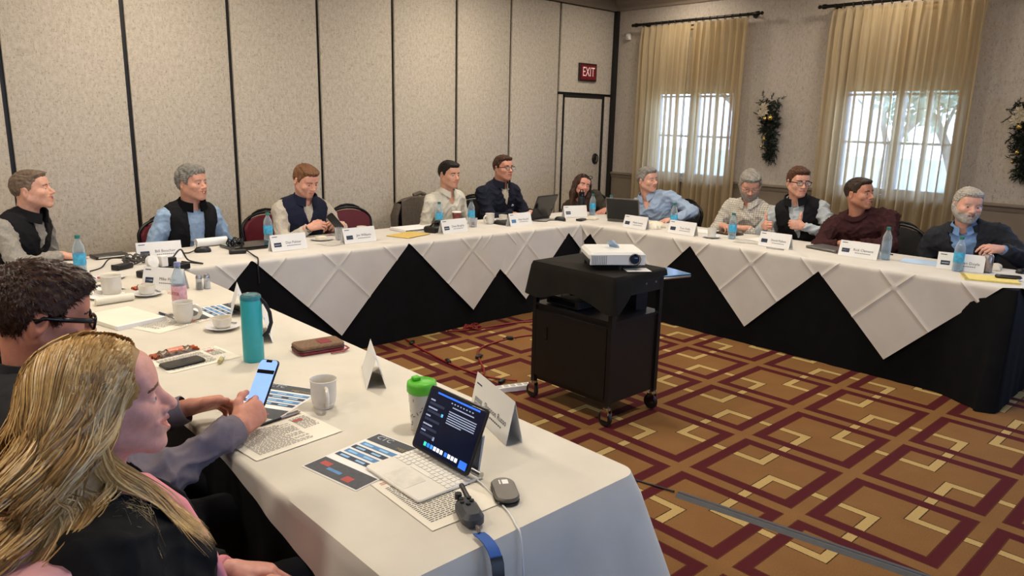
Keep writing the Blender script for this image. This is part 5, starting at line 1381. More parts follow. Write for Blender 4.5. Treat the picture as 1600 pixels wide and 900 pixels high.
def hand_sdf(wr, d, nb, side, curl=(.35, .4, .45, .5), thumb=(.5, .5), spread=.06, s=SDF, scale=1.0, thumb_up=0.0):
    """wrist wr, finger direction d, back-of-hand normal nb, side=+1 thumb on the +(d x nb) side"""
    h = SDF(); d = unit(d); nb = unit(nb-d*(nb@d)); t = np.cross(d, nb)*side; wr = np.asarray(wr, float); q = scale
    h.cone(wr-d*.03, wr+d*.005, .027*q, .026*q, k=.02)
    kn = []
    for i, (o, L) in enumerate(((.028, .088), (.0095, .092), (-.010, .087), (-.027, .078))):
        K = wr+t*o*q+d*L*q-nb*(.004*(abs(i-1.2))) ; kn.append(K)
        h.cone(wr+t*o*.65*q+d*.012, K, .0145*q, .0115*q, k=.016)
    h.ell(wr+d*.045*q-nb*.004+t*.004, A3(.036, .045, .014)*q, np.stack([t, d, nb]), k=.014)
    h.ell(wr+d*.035*q+t*.024*q-nb*.012, A3(.017, .032, .015)*q, np.stack([t, d, nb]), k=.014)
    seg = ((.042, .026, .022), (.046, .030, .023), (.042, .028, .022), (.034, .021, .020))
    for i in range(4):
        p = kn[i]; sp = spread*(1.2-i*.8); base = unit(d+t*sp); ang = 0; c = curl[i] if np.ndim(curl) else curl
        for j in range(3):
            ang += c*(1.0, 1.15, .8)[j]; dd = base*math.cos(ang)-nb*math.sin(ang); e = p+dd*seg[i][j]*q
            rr = (.0096, .0086, .0078, .0066)[j:j+2] if i < 3 else (.0084, .0076, .0070, .0060)[j:j+2]
            h.cone(p, e, rr[0]*q, rr[1]*q, k=.004); p = e
    p = wr+t*.024*q+d*.022*q-nb*.008
    if thumb_up: d1 = unit(t*1.0+d*.25); d2 = unit(t*1.0+d*.05); d3 = unit(t*1.0-d*.15)
    else: d1 = unit(d*.75+t*.75-nb*.35*thumb[0]); d2 = unit(d*1.0+t*.30-nb*thumb[0]*.6); d3 = unit(d*1.0-t*.1-nb*thumb[1]*.7)
    for dd, L, r0, r1 in ((d1, .042 if not thumb_up else .036, .0150, .0122), (d2, .033 if not thumb_up else .029, .0118, .0106), (d3, .026 if not thumb_up else .022, .0104, .0086)):
        e = p+dd*L*q; h.cone(p, e, r0*q, r1*q, k=.008); p = e
    return h

def ik(S0, T, a, b, pole):
    S0, T = np.asarray(S0, float), np.asarray(T, float); v = T-S0; L = np.linalg.norm(v)
    if L > (a+b)*.995: s_ = L/((a+b)*.995); a, b = a*s_, b*s_
    u = v/L; x = (a*a-b*b+L*L)/(2*L); hgt = math.sqrt(max(0, a*a-x*x)); p = unit(pole-u*(pole@u)); return S0+u*x+p*hgt

SK = {}
def skinmats(tone, hair, beard=None):
    key = (tone, hair, beard)
    if key in SK: return SK[key]
    n = len(SK); sk = mat('skin_%d' % n, tone, .5, var=.10, vscale=55, bump=.06, bscale=300, spec=.4, sss=.12)
    c = lin(tone); lp = (c[0]*.80, c[1]*.52, c[2]*.50, 1)
    SK[key] = [sk, mat('lips_%d' % n, lp, .4, var=.06), mat('teeth', '#e2ddd2', .25, var=.02), mat('eye_white', '#b9b2aa', .3, var=.02), mat('iris', '#221b17', .2, var=.05),
               mat('mouth_inside', '#431417', .5, var=.1), mat('brow_%s' % hair.strip('#'), hair, .8, var=.15), mat('beard_%s' % (beard or '#777777').strip('#'), beard or '#777777', .9, var=.45, vscale=300, bump=.5, bscale=500)]
    return SK[key]
def hairmat(col, var=.35):
    return mat('hair_'+col.strip('#'), col, .42, var=var, vscale=70, bump=.4, bscale=160, stretch=(1, .3, .5), spec=.22)

def rot_head(yaw, pitch, roll):
    """yaw: world direction angle of the face (atan2 y, x); pitch up positive; roll positive leans the crown to the person's right"""
    f = A3(math.cos(yaw)*math.cos(pitch), math.sin(yaw)*math.cos(pitch), math.sin(pitch)); z = A3(0, 0, 1); r = unit(np.cross(f, z)); u = np.cross(r, f)
    c, s = math.cos(roll), math.sin(roll); return np.stack([c*r-s*u, f, s*r+c*u], 1)      # columns x right, y forward, z up

def ring_collar(N, up, fwd, r0, r1, z0, z1, gap, m, name, root, thick=.004, wide=1.12, drop=.018):
    """band around the neck, open at the front by gap radians"""
    up = unit(up); fwd = unit(fwd-up*(fwd@up)); rt = np.cross(fwd, up); mb = MB(); n = 30; rings = []
    for i in range(n+1):
        a = gap+(2*PI-2*gap)*i/n; dirv = fwd*math.cos(a)+rt*math.sin(a)*wide; fr = max(0, math.cos(a))
        dz = -drop*fr**2; P0 = N+dirv*r0+up*(z0+dz*1.6); P1 = N+dirv*r1+up*(z1+dz)
        P2 = N+dirv*(r1+thick)+up*(z1+dz+.001); P3 = N+dirv*(r0+thick*2.2)+up*(z0+dz*1.6)
        rings.append([tuple(P0), tuple(P1), tuple(P2), tuple(P3)])
    mb.loft(rings, True, True); o = mb.build(name, m, root, True, 50)
    return o

def person(label, head, face, torso, pelvis=None, hands=None, tone='#a9745c', hp=None, hair='#3a2a20', outfit=(), vox=.009, hvox=.0031, handvox=.0038,
           sw=1.0, bulk=1.0, seed=1, glasses=None, trousers='#1c1d22', hairfn=None, group='people seated around the tables', pole=None, extra=None, ntuft=260, neckup=.172):
    hp = dict(hp or {}); hp['seed'] = seed; H = np.asarray(head, float); tf = A3(math.cos(torso), math.sin(torso), 0)
    Rh = rot_head(*face); N = H+A3(0, 0, -neckup)-tf*.028
    P = np.asarray(pelvis, float) if pelvis is not None else A3(N[0], N[1], .53)-tf*.10
    zt = unit(N-P); ft = unit(tf-zt*(tf@zt)); rt = np.cross(ft, zt); L = np.linalg.norm(N-P); Rt = np.stack([rt, ft, zt])     # rows
    k_ = L/.50
    def W(x, y, z): return P+rt*x+ft*y+zt*(z*k_)
    root = thing('person', label, 'person', (P[0], P[1], 0), 0, group); O = A3(P[0], P[1], 0)
    T = SDF()
    T.ell(W(0, -.015, .05), (.165*bulk, .125*bulk, .125), Rt, k=.06); T.ell(W(0, .015, .18), (.148*bulk, .118*bulk, .17*k_), Rt, k=.06)
    T.ell(W(0, .008, .33), (.165*sw, .112*(.5+.5*bulk), .165*k_), Rt, k=.06); T.cone(W(-.135*sw, -.02, .425), W(.135*sw, -.02, .425), .062, k=.05); T.ell(W(0, -.03, .468), (.112*sw, .062, .07), Rt, k=.05)
    if 'bust' in hp: 
        for q in (-1, 1): T.ell(W(q*.07, .085, .30), (.068, .055, .07), Rt, k=.04)
    ar = SDF(); wrists = []; hs = hands or [None, None]; fore = []
    for q, hd in zip((1, -1), hs):          # right (+), left (-)
        S0 = W(q*.178*sw, -.018, .418)
        if hd is None: hd = dict(w=P+rt*q*.13+tf*.30+A3(0, 0, .085), d=tf-rt*q*.5-A3(0, 0, .1), n=A3(0, 0, 1))
        w_ = np.asarray(hd['w'], float); pl = np.asarray(hd.get('pole', rt*q*.6-A3(0, 0, 1)-ft*.25), float); E = ik(S0, w_, .285, .255, pl)
        ar.cone(S0, E, .054*(.6+.4*bulk), .043, k=.03); ar.cone(E, w_, .043, .029, k=.02); wrists.append((w_, unit(w_-E), E, hd)); fore.append((E, w_))
    TA = SDF(); TA.p = T.p+[(l, h, f, .045, b) for (l, h, f, k, b) in ar.p]
    # legs
    lg = SDF()
    for q in (-1, 1):
        hip = P+rt*q*.085+A3(0, 0, -.01); hip[2] = .53; kne = hip+tf*.42+rt*q*.03; kne[2] = .52; ank = kne+tf*.02; ank[2] = .09
        lg.cone(hip, kne, .088*bulk, .062, k=.03); lg.cone(kne, ank, .060, .040, k=.02); lg.cone(ank-A3(0, 0, .045), ank+tf*.16-A3(0, 0, .055), .040, .034, k=.02)
    # head
    nt = Rh.T@(N+zt*-.05-H); hp['neckto'] = tuple(nt)
    hV, hQ, hm = head_mesh(hp, hvox); sc = hp.get('scale', 1.03)*A3(hp.get('wide', 1.07), 1.0, .97); hVw = H+(hV*sc)@Rh.T
    Vs, Qs, ms = [hVw], [hQ], [hm]; off = len(hVw)
    for q, (w_, fd, E, hd) in zip((1, -1), wrists):
        h_ = hand_sdf(w_, np.asarray(hd.get('d', fd), float), np.asarray(hd.get('n', A3(0, 0, 1)), float), hd.get('side', -q), hd.get('curl', (.35, .4, .45, .5)), hd.get('thumb', (.5, .5)), scale=hd.get('scale', 1.0), thumb_up=hd.get('up', 0))
        F, ax = h_.grid(handvox, .008, .02); v, f = surface_nets(F, ax); Vs.append(v); Qs.append(f+off); ms.append(np.zeros(len(f), int)); off += len(v)
    core = SDF(); core.p = TA.p+[(l, h, f, .05, b) for (l, h, f, k, b) in lg.p]
    F, ax = core.grid(.018, .04, .06); v, f = surface_nets(F+.003, ax); Vs.append(v); Qs.append(f+off); ms.append(np.zeros(len(f), int))
    body = npmesh('body', np.concatenate(Vs)-O, np.concatenate(Qs), skinmats(tone, hp.get('brow', hair), hp.get('beardcol')), root, np.concatenate(ms))
    # clothes
    F, ax = TA.grid(vox, .05, .07); X, Y, Z = ax[0][:, None, None], ax[1][None, :, None], ax[2][None, None, :]
    FT = T.grid(vox, 0, .07, [a[0] for a in ax], [a[-1]-vox for a in ax])[0]
    sh = tuple(min(a, b) for a, b in zip(F.shape, FT.shape)); 
    def crop(a): return a[:sh[0], :sh[1], :sh[2]]
    F, FT = crop(F), crop(FT); ax = [a[:n] for a, n in zip(ax, sh)]; X, Y, Z = ax[0][:, None, None], ax[1][None, :, None], ax[2][None, None, :]
    xt = (X-P[0])*rt[0]+(Y-P[1])*rt[1]+(Z-P[2])*rt[2]; yt = (X-P[0])*ft[0]+(Y-P[1])*ft[1]+(Z-P[2])*ft[2]; zt_ = ((X-P[0])*zt[0]+(Y-P[1])*zt[1]+(Z-P[2])*zt[2])/k_
    rn = np.sqrt(xt**2+(yt+.01)**2)
    def wristcut(G, back):
        for (w_, fd, E, hd) in wrists:
            dd = (X-w_[0])*fd[0]+(Y-w_[1])*fd[1]+(Z-w_[2])*fd[2]+back; rr = np.sqrt((X-w_[0])**2+(Y-w_[1])**2+(Z-w_[2])**2)-.13
            G = np.maximum(G, -np.maximum(-dd, rr))
        return G
    def emit(G, name, m, amp, sd, wl=.09, label_=None):
        V, Q = surface_nets(G.astype(np.float32), ax)
        if len(Q) == 0: return None
        V = folds(V, Q, amp, sd, wl); o = npmesh(name, V-O, Q, m, root)
        if label_: o['label'] = label_
        return o
    for it in outfit:
        kd = it['kind']; m = it['m']; off_ = it.get('off', .010); top = it.get('top', .492)
        # neck hole: a cylinder about the spine cut away above the collar line
        hole = np.maximum(rn-it.get('hole', .064), .42-zt_)
        if kd in ('shirt', 'sweater', 'jacket'):
            G = F-off_; G = np.maximum(G, -hole); G = np.maximum(G, it.get('low', .0)-zt_); G = wristcut(G, it.get('cuff', .004))
        elif kd == 'vest':
            G = FT-off_; G = np.maximum(G, -hole); G = np.maximum(G, it.get('low', -.01)-zt_); G = np.maximum(G, (np.abs(xt)-it.get('arm', .172)*sw)*.9)
        if it.get('v'):                 # front opening: (lowest point, half width at the neck, half width low)
            z0, wn, wl_ = it['v']; hw = wl_+np.clip((zt_-z0)/(.47-z0), 0, 1.1)*(wn-wl_); wedge = np.maximum(np.maximum(np.abs(xt-it.get('vx', 0))-hw, z0-zt_), .0-yt)
            G = np.maximum(G, -wedge)
        if it.get('thin'): G = np.maximum(G, -(F-off_+it['thin']))
        emit(G, it.get('name', kd), m, it.get('amp', .006), seed*7+len(kd), it.get('wl', .09))
        col = it.get('collar')
        if col:
            nk = unit(H+A3(0, 0, -.07)-Rh[:, 1]*.02-N); cu = unit(nk*.6+zt*.6); C0 = N+zt*.022
            if col == 'fold': ring_collar(C0, cu, ft, .082, .064, -.004, .036, .28, m, 'collar', root, .004, 1.08, .026)
            elif col == 'stand': ring_collar(C0, cu, ft, .080, .074, -.012, .046, .30, m, 'stand_collar', root, .008, 1.12, .012)
            elif col == 'crew': ring_collar(C0, cu, ft, .074, .068, -.006, .014, .0, m, 'neck_band', root, .007, 1.12, .022)
            elif col == 'lapel':
                for q in (-1, 1):
                    pts = [(q*.050, .030, .475), (q*.060, .085, .44), (q*.062, .125, .36), (q*.030, .145, .26), (q*.010, .148, .20)]; wd = [.022, .040, .046, .036, .006]
                    mb = MB(); rg = []
                    for (x, y, z), w2 in zip(pts, wd):
                        a = W(x, y, z); b = W(x+q*w2, y-.25*w2+.004, z+.004); n_ = ft*.006; rg.append([tuple(a-O+n_), tuple(b-O+n_), tuple(b-O+n_*.2), tuple(a-O-n_*.2)])
                    mb.loft(rg); mb.build('lapel', m, root, True, 40)
                ring_collar(N+zt*.010, cu, ft, .088, .078, -.012, .030, .75, m, 'collar', root, .006, 1.12, .0)
    lgF, lax = lg.grid(.014, .03, .06); V, Q = surface_nets(lgF-.010, lax); V = folds(V, Q, .006, seed+3, .12)
    c = V[Q].mean(1); tro = c[:, 2] > .085
    npmesh('trousers', V-O, Q[tro], mat('trousers_'+trousers.strip('#'), trousers, .85, var=.15, vscale=30), root)
    for q in (-1, 1):
        side = ((c[:, :2]-P[:2])@rt[:2])*q > 0
        npmesh('shoe', V-O, Q[(~tro) & side], mat('shoe_leather', '#17120f', .4, var=.1), root)
    # collars are built in world coordinates: move them to the root
    for ch in root.children:
        if ch.name.split('.')[0] in ('collar', 'stand_collar', 'neck_band'): ch.data.transform(Matrix.Translation(-Vector(O)))
    # hair
    if hairfn: hairfn(root, O, H, Rh, sc, T, TA)
    elif hair:
        V, Q = hair_short(hp, hvox+.0005); tv, tq = tufts(V, Q, ntuft, hp.get('tuft', .018), .0016 if ntuft > 1000 else .0024, seed, lift=hp.get('lift', .3), fwd=.03)
        VV = np.concatenate([V, tv]); QQ = np.concatenate([Q, tq+len(V)])
        tri = QQ[:, 2] == QQ[:, 3]
        npmesh('hair', (H-O)+(VV*sc)@Rh.T, QQ[~tri], hairmat(hair), root)
    if hp.get('beardfull'):
        s = head_sdf(hp); Fb, bx = s.grid(hvox, .012, .03); Xb, Yb, Zb = bx[0][:, None, None], bx[1][None, :, None], bx[2][None, None, :]
        zl = np.where(np.abs(Xb)+0*Yb < .034, -.045+0*Xb+0*Yb, -.040+.9*np.clip(.050-Yb, 0, .06))
        mouth = np.maximum(np.maximum(np.abs(Zb+.061)-.008, np.abs(Xb)-.020), .06-Yb)
        G = np.maximum(np.maximum(Fb-.0055, (Zb-zl)*.8), np.maximum(-.012-Yb, -.118-Zb)); G = np.maximum(G, -mouth); G = np.maximum(G, -(Fb+.004))
        V, Q = surface_nets(G.astype(np.float32), bx); V = folds(V, Q, .0016, seed, .012)
        npmesh('beard', (H-O)+(V*sc)@Rh.T, Q, mat('beardhair_'+hp['beardfull'].strip('#'), hp['beardfull'], .8, var=.4, vscale=200, bump=.5, bscale=400), root)
    if glasses:
        def hw_(p): return tuple((H-O)+Rh@(A3(*p)*sc))
        m = mat('glasses_'+glasses.strip('#'), glasses, .25, var=.05); g = MB(); rim = .0020 if glasses != '#0c0b0b' else .0036
        for q in (-1, 1):
            pts = []
            for i in range(25):
                a = 2*PI*i/24; pts.append(hw_((q*.032+.0235*math.copysign(abs(math.cos(a))**(.7 if rim < .003 else .5), math.cos(a)), .108-.006*abs(math.cos(a)) if False else .107, .003+.0165*math.copysign(abs(math.sin(a))**(.75 if rim < .003 else .5), math.sin(a)))))
            g.tube(pts, rim, 6, False)
            g.tube([hw_(p) for p in ((q*.0555, .105, .010), (q*.070, .092, .012), (q*.0785*hp.get('width', 1), .04, .011), (q*.082*hp.get('width', 1), -.005, .012), (q*.081*hp.get('width', 1), -.022, .000))], rim*1.05, 6, True, 1.7)
        g.tube([hw_(p) for p in ((-.0095, .107, .009), (0, .110, .011), (.0095, .107, .009))], rim, 6)
        go = g.build('glasses_frame', m, root, True, None)
        for q in (-1, 1):
            l = MB(); l.add([hw_((q*.032+.022*math.cos(2*PI*i/16), .107, .003+.0155*math.sin(2*PI*i/16))) for i in range(16)], [tuple(range(16))]); l.build('lens', M_lens, go)
    if extra: extra(root, O, H, Rh, W, wrists)
    return root, wrists
M_lens = clear_mat('spectacle_lens', '#eef0f2', .88)
# ------------------------------------------------------------------ the people
def fab(name, col, **k):
    return mat('fabric_'+name, col, k.pop('rough', .85), var=k.pop('var', .12), vscale=k.pop('vscale', 40), bump=k.pop('bump', .15), bscale=k.pop('bscale', 500), spec=.25, sheen=k.pop('sheen', 0), **k)
def view_yaw(head, phi):
    """face direction: phi=0 looks at the camera position, positive turns towards the picture's right"""
    v = unit(A3(head[0], head[1], 0)); r = A3(v[1], -v[0], 0); d = -v*math.cos(phi)+r*math.sin(phi); return math.atan2(d[1], d[0])
R_ = math.radians
def checks():
    m = bpy.data.materials.new('fabric_checked'); m.use_nodes = True; t = NT(m); b = t.n['Principled BSDF']
    tc = t.node('ShaderNodeTexCoord'); sx = t.node('ShaderNodeSeparateXYZ'); t.l.new(tc.outputs['Object'], sx.inputs[0])
    def line(a): return t.math('LESS_THAN', t.math('FRACT', t.math('MULTIPLY', a, 55)), .32)
    f = t.math('MULTIPLY', t.math('ADD', line(sx.outputs[1]), line(sx.outputs[2])), .5)
    c = t.mix(f, lin('#c2bdb2'), lin('#80786f')); t.l.new(c, b.inputs['Base Color']); b.inputs['Roughness'].default_value = .85; return m
BLKV = fab('black_vest', '#131316', var=.2); NAVY = fab('navy_vest', '#191d31'); 
DN = -PI/2        # facing -y
LX = PI           # facing -x

def watch(root, O, H, Rh, W, wrists):
    w_, fd, E, hd = wrists[0]; a = unit(np.cross(fd, A3(0, 0, 1))); b = np.cross(fd, a); c = w_-fd*.012-O
    MB().tube([tuple(c+(a*math.cos(t)+b*math.sin(t))*.031) for t in [2*PI*i/20 for i in range(21)]], .006, 6, False, 1.6).build('wristwatch', mat('watch_band', '#2a211b', .4), root, True)

h1 = (.935, 5.47, 1.172)
person('man in black vest with grey sleeves, laughing, arm stretched on the table', h1, (view_yaw(h1, R_(72)), R_(8), 0), R_(-42), pelvis=(.70, 5.66, .53),
       hands=[dict(w=(1.02, 5.27, .778), d=A3(.9, -.25, -.12), n=A3(0, 0, 1), curl=(.25, .3, .35, .4), pole=A3(-.5, -.6, -.5)), None], tone='#cf9c86', hair='#6b5a4c', seed=11,
       hp=dict(smile=1.0, open=.6, jaw=1.12, cheek=1.15, hair_t=(.005, .006, .010), recede=.012, width=1.03), sw=1.12, bulk=1.15,
       outfit=[dict(kind='sweater', m=fab('grey_knit', '#8f8a82', var=.15, vscale=90), off=.012, amp=0.0119), dict(kind='vest', m=BLKV, off=.026, collar='stand', top=.50, v=(.36, .05, .006))])
h2 = (1.93, 5.50, 1.173)
person('grey-haired man in black vest over a pale blue pullover, smiling', h2, (view_yaw(h2, R_(48)), R_(3), 0), R_(-84), pelvis=(1.90, 5.70, .53), tone='#c9947e', hair='#77746e', seed=12,
       hp=dict(smile=1.0, open=.5, hair_t=(.010, .012, .024), quiff=.9, rough=2, width=.98), outfit=[dict(kind='shirt', m=fab('pale_blue_knit', '#8fa6c0'), off=.012, collar='stand', amp=0.0119), dict(kind='vest', m=BLKV, off=.026, v=(.02, .060, .042), collar='stand')], sw=1.02)
h3 = (2.795, 5.45, 1.168)
r3, w3 = person('man in navy vest with cream sleeves, looking down at a phone', h3, (view_yaw(h3, R_(38)), R_(-22), 0), R_(-92), pelvis=(2.78, 5.66, .53),
       hands=[dict(w=(2.72, 5.27, .818), d=A3(.85, -.35, .25), n=A3(-.3, -.6, .75), curl=(.55, .6, .65, .7)), dict(w=(3.00, 5.27, .818), d=A3(-.6, -.45, .25), n=A3(.5, -.5, .7), curl=(.55, .6, .65, .7))],
       tone='#d09a84', hair='#6e4c34', seed=13, hp=dict(smile=.1, eye=.4, jaw=1.05, hair_t=(.007, .008, .014), recede=.006), sw=1.08, bulk=1.05,
       outfit=[dict(kind='sweater', m=fab('cream_knit', '#b7ae9f', vscale=80), off=.012, amp=0.0119), dict(kind='vest', m=NAVY, off=.026, collar='stand', top=.50, v=(.38, .035, .004))], extra=watch)
phone('phone', (2.872, 5.135, .868), Matrix(np.stack([unit(A3(.98, .05, -.05)), unit(A3(0, .55, .85)), unit(np.cross(unit(A3(.98, .05, -.05)), unit(A3(0, .55, .85))))], 1).tolist()).to_3x3() @ Matrix.Rotation(.5, 3, 'Z'), 'dark phone held by the man in the navy vest', M_blkg)
h4 = (4.27, 5.49, 1.166)
person('dark-haired man in a white shirt looking towards the windows', h4, (view_yaw(h4, R_(42)), R_(-3), 0), R_(-84), pelvis=(4.29, 5.68, .53), tone='#cb9880', hair='#1f1a18', seed=14,
       hp=dict(smile=.7, hair_t=(.007, .009, .015), width=1.02), outfit=[dict(kind='shirt', m=fab('white_shirt', '#c9c4b6', var=.04), off=.010, collar='fold', amp=0.0153, v=(.43, .03, .004))], sw=1.04)
h5 = (4.955, 5.50, 1.207)
person('man in a navy quarter-zip sweater and thin glasses', h5, (view_yaw(h5, R_(42)), R_(3), 0), R_(-88), pelvis=(4.97, 5.70, .53),
       hands=[dict(w=(4.90, 5.26, .775), d=A3(.8, -.3, 0)), dict(w=(5.12, 5.26, .775), d=A3(-.8, -.2, 0))], tone='#c48c76', hair='#3f2a20', seed=15, glasses='#2a2220',
       hp=dict(smile=.3, hair_t=(.006, .008, .014), recede=.004), outfit=[dict(kind='shirt', m=fab('cream_shirt', '#c4bba8'), off=.006, collar='fold', amp=0.003), dict(kind='sweater', name='sweater', m=fab('navy_knit', '#171a28', var=.2), off=.026, v=(.36, .045, .006), amp=0.0136, collar='stand')], sw=1.14, bulk=1.1,
       extra=lambda root, O, H, Rh, W, wr: MB().ball((0, 0, 0), (.022, .004, .011), M=Matrix.Translation(Vector(W(-.085, .135, .345)-O))).build('chest_emblem', mat('emblem_white', '#b8bcc8', .6), root, True))

def long_hair(col, seed):
    def fn(root, O, H, Rh, sc, T, TA):
        s = SDF(); s.ell((0, -.016, .035), (.088, .112, .104), k=.02)
        for q in (-1, 1):
            s.cone((q*.078, -.005, .02), (q*.086, .010, -.11), .026, .030, k=.03); s.cone((q*.086, .010, -.11), (q*.085, .050, -.25), .030, .018, k=.03)
        s.ell((0, -.065, -.06), (.085, .045, .13), k=.04)
        F, ax = s.grid(.0045, .02, .04); X, Y, Z = ax[0][:, None, None], ax[1][None, :, None], ax[2][None, None, :]
        face = np.maximum(np.maximum(np.sqrt((X/.058)**2+((Z+.02)/.098)**2)*.06-.06, .012-Y), -1)
        F = np.maximum(F, -face.astype(np.float32))
        V, Q = surface_nets(F, ax); r = np.random.RandomState(seed); N = vnormals(V, Q); d = np.zeros(len(V))
        for i in range(4): k = unit(A3(r.normal(), r.normal(), .12*r.normal()))*r.uniform(180, 420); d += np.sin(V@k+2*np.sin(V[:, 2]*30+i))
        V = V+N*(d*.0012)[:, None]; npmesh('hair', (H-O)+(V*sc)@Rh.T, Q, hairmat(col), root)
        def hw_(p): return tuple((H-O)+Rh@(A3(*p)*sc))
        g = MB()
        for q in (-1, 1): g.tube([hw_((q*.034+.026*math.cos(a), .078+.012*math.sin(a), .108+.016*math.sin(a))) for a in [2*PI*i/18 for i in range(19)]], .004, 6, False)
        g.build('sunglasses_on_head', M_blkg, root, True)
    return fn
h6 = (5.98, 5.36, 1.003)
person('brunette woman leaning in over the corner, sunglasses on her hair', h6, (view_yaw(h6, R_(22)), R_(4), R_(-14)), R_(-125), pelvis=(6.26, 5.50, .53), neckup=.14,
       hands=[dict(w=(5.75, 5.26, .775), d=A3(.3, -.8, 0)), dict(w=(5.98, 5.02, .775), d=A3(-.8, -.3, 0), pole=A3(.6, .1, -.5))], tone='#c98f7c', hair='#3a261d', seed=16, hairfn=long_hair('#3b281f', 4),
       hp=dict(smile=1.0, open=.55, width=.95, jaw=.88, scale=.98, neck=.045, brow='#2e1f18'), outfit=[dict(kind='shirt', name='top', m=fab('wine_top', '#5b1f2a'), off=.006, amp=0.0051), dict(kind='jacket', name='cardigan', m=fab('brown_cardigan', '#3a342b', var=.2), off=.014, v=(.20, .055, .01), amp=0.0119)], sw=.95, bulk=.92)

h7 = (6.06, 4.56, 1.118)
person('grey-haired man in a pale blue button shirt, turned to the windows', h7, (view_yaw(h7, R_(48)), R_(2), R_(4)), R_(192), pelvis=(6.32, 4.46, .53),
       hands=[dict(w=(5.84, 4.56, .776), d=A3(-.5, -.6, 0)), dict(w=(5.96, 4.14, .775), d=A3(-.9, .35, 0), pole=A3(.3, -.8, -.3))], tone='#d09d88', hair='#7a7670', seed=17,
       hp=dict(smile=.9, open=.35, hair_t=(.008, .010, .018), recede=.004), outfit=[dict(kind='shirt', m=fab('pale_blue_shirt', '#94a6be', var=.05), off=.012, collar='fold', amp=0.0170, v=(.43, .03, .004))], sw=1.22, bulk=1.15)
h8 = (6.07, 3.43, 1.160)
person('bearded grey-haired man in a checked shirt looking down', h8, (view_yaw(h8, R_(6)), R_(-28), 0), R_(185), pelvis=(6.34, 3.50, .53),
       hands=[dict(w=(5.88, 3.56, .79), d=A3(-.4, -.7, .1), curl=(.6, .6, .6, .6)), dict(w=(5.90, 3.33, .79), d=A3(-.4, .7, .1), curl=(.6, .6, .6, .6))], tone='#c8937d', hair='#8a857d', seed=18, glasses='#8a6a5c',
       hp=dict(smile=.0, eye=.3, hair_t=(.010, .012, .018), rough=2, beardfull='#8d8780'), outfit=[dict(kind='shirt', m=checks(), off=.012, collar='fold', amp=0.0136)], sw=1.14, bulk=1.12)
h9 = (6.08, 2.99, 1.210)
person('man in black fleece vest and dark glasses giving two thumbs up', h9, (view_yaw(h9, R_(26)), R_(-3), 0), R_(196), pelvis=(6.34, 2.97, .53),
       hands=[dict(w=(5.88, 3.155, .835), d=A3(-.62, -.45, .12), n=A3(-.5, .62, .0), curl=(1.25, 1.3, 1.3, 1.35), up=1, pole=A3(.2, .6, -.8)), dict(w=(5.95, 2.845, .862), d=A3(-.55, .75, .1), n=A3(-.75, -.55, .1), curl=(1.25, 1.3, 1.3, 1.35), up=1, pole=A3(.3, -.8, -.5))],
       tone='#cd9983', hair='#4a2f22', seed=19, glasses='#1b1614', hp=dict(smile=.0, hair_t=(.007, .009, .020), quiff=.7), outfit=[dict(kind='shirt', m=fab('grey_white_shirt', '#a9b0b4', var=.06), off=.011, collar='fold', amp=0.0153), dict(kind='vest', m=BLKV, off=.024, collar='stand', v=(.26, .062, .006), top=.50)], sw=1.06,
       extra=lambda root, O, H, Rh, W, wr: MB().box(-.004, .004, -.025, .025, -.006, .006, Matrix.Translation(Vector(W(-.085, .14, .34)-O))).build('chest_emblem', mat('emblem_white', '#b8bcc8', .6), root))
h10 = (6.06, 2.465, 1.160)
person('man in a maroon sweater with folded arms, smiling sideways', h10, (view_yaw(h10, R_(58)), R_(3), R_(3)), R_(190), pelvis=(6.34, 2.40, .53),
       hands=[dict(w=(5.78, 2.42, .785), d=A3(-.15, -1, .05), n=A3(-.3, 0, 1), curl=(.3, .35, .4, .45), pole=A3(.2, .8, -.3)), dict(w=(5.84, 2.36, .785), d=A3(.0, 1, 0), pole=A3(.2, -.8, -.3))], tone='#bb8268', hair='#33261f', seed=20,
       hp=dict(smile=1.0, open=.45, jaw=1.14, cheek=1.15, width=1.05, hair_t=(.005, .006, .009)), outfit=[dict(kind='sweater', m=fab('maroon_knit', '#361a1c', var=.2, vscale=90), off=.016, collar='crew', amp=0.0153)], sw=1.26, bulk=1.25)
h11 = (6.08, 1.69, 1.138)
person('white-bearded man in a dark blazer and blue shirt', h11, (view_yaw(h11, R_(22)), R_(-4), R_(-3)), R_(190), pelvis=(6.34, 1.66, .53),
       hands=[None, dict(w=(5.93, 1.40, .872), d=A3(-.75, .42, .10), n=A3(-.15, -.5, .8), curl=(.5, .75, .8, .85), thumb=(.9, .9), pole=A3(.4, -.7, -.5))], tone='#d19e8a', hair='#a39d95', seed=21,
       hp=dict(smile=.9, open=.4, jaw=1.08, hair_t=(.007, .009, .016), recede=.010, rough=1.6, beardfull='#a8a29b', width=1.03), outfit=[dict(kind='shirt', m=fab('blue_shirt', '#6d8bb5', var=.05), off=.008, collar='fold', amp=0.0068), dict(kind='jacket', name='blazer', m=fab('charcoal_blazer', '#23252b', var=.2), off=.022, v=(.20, .085, .008), amp=0.0102, cuff=.02, collar='lapel', low=-.04)], sw=1.16, bulk=1.12)

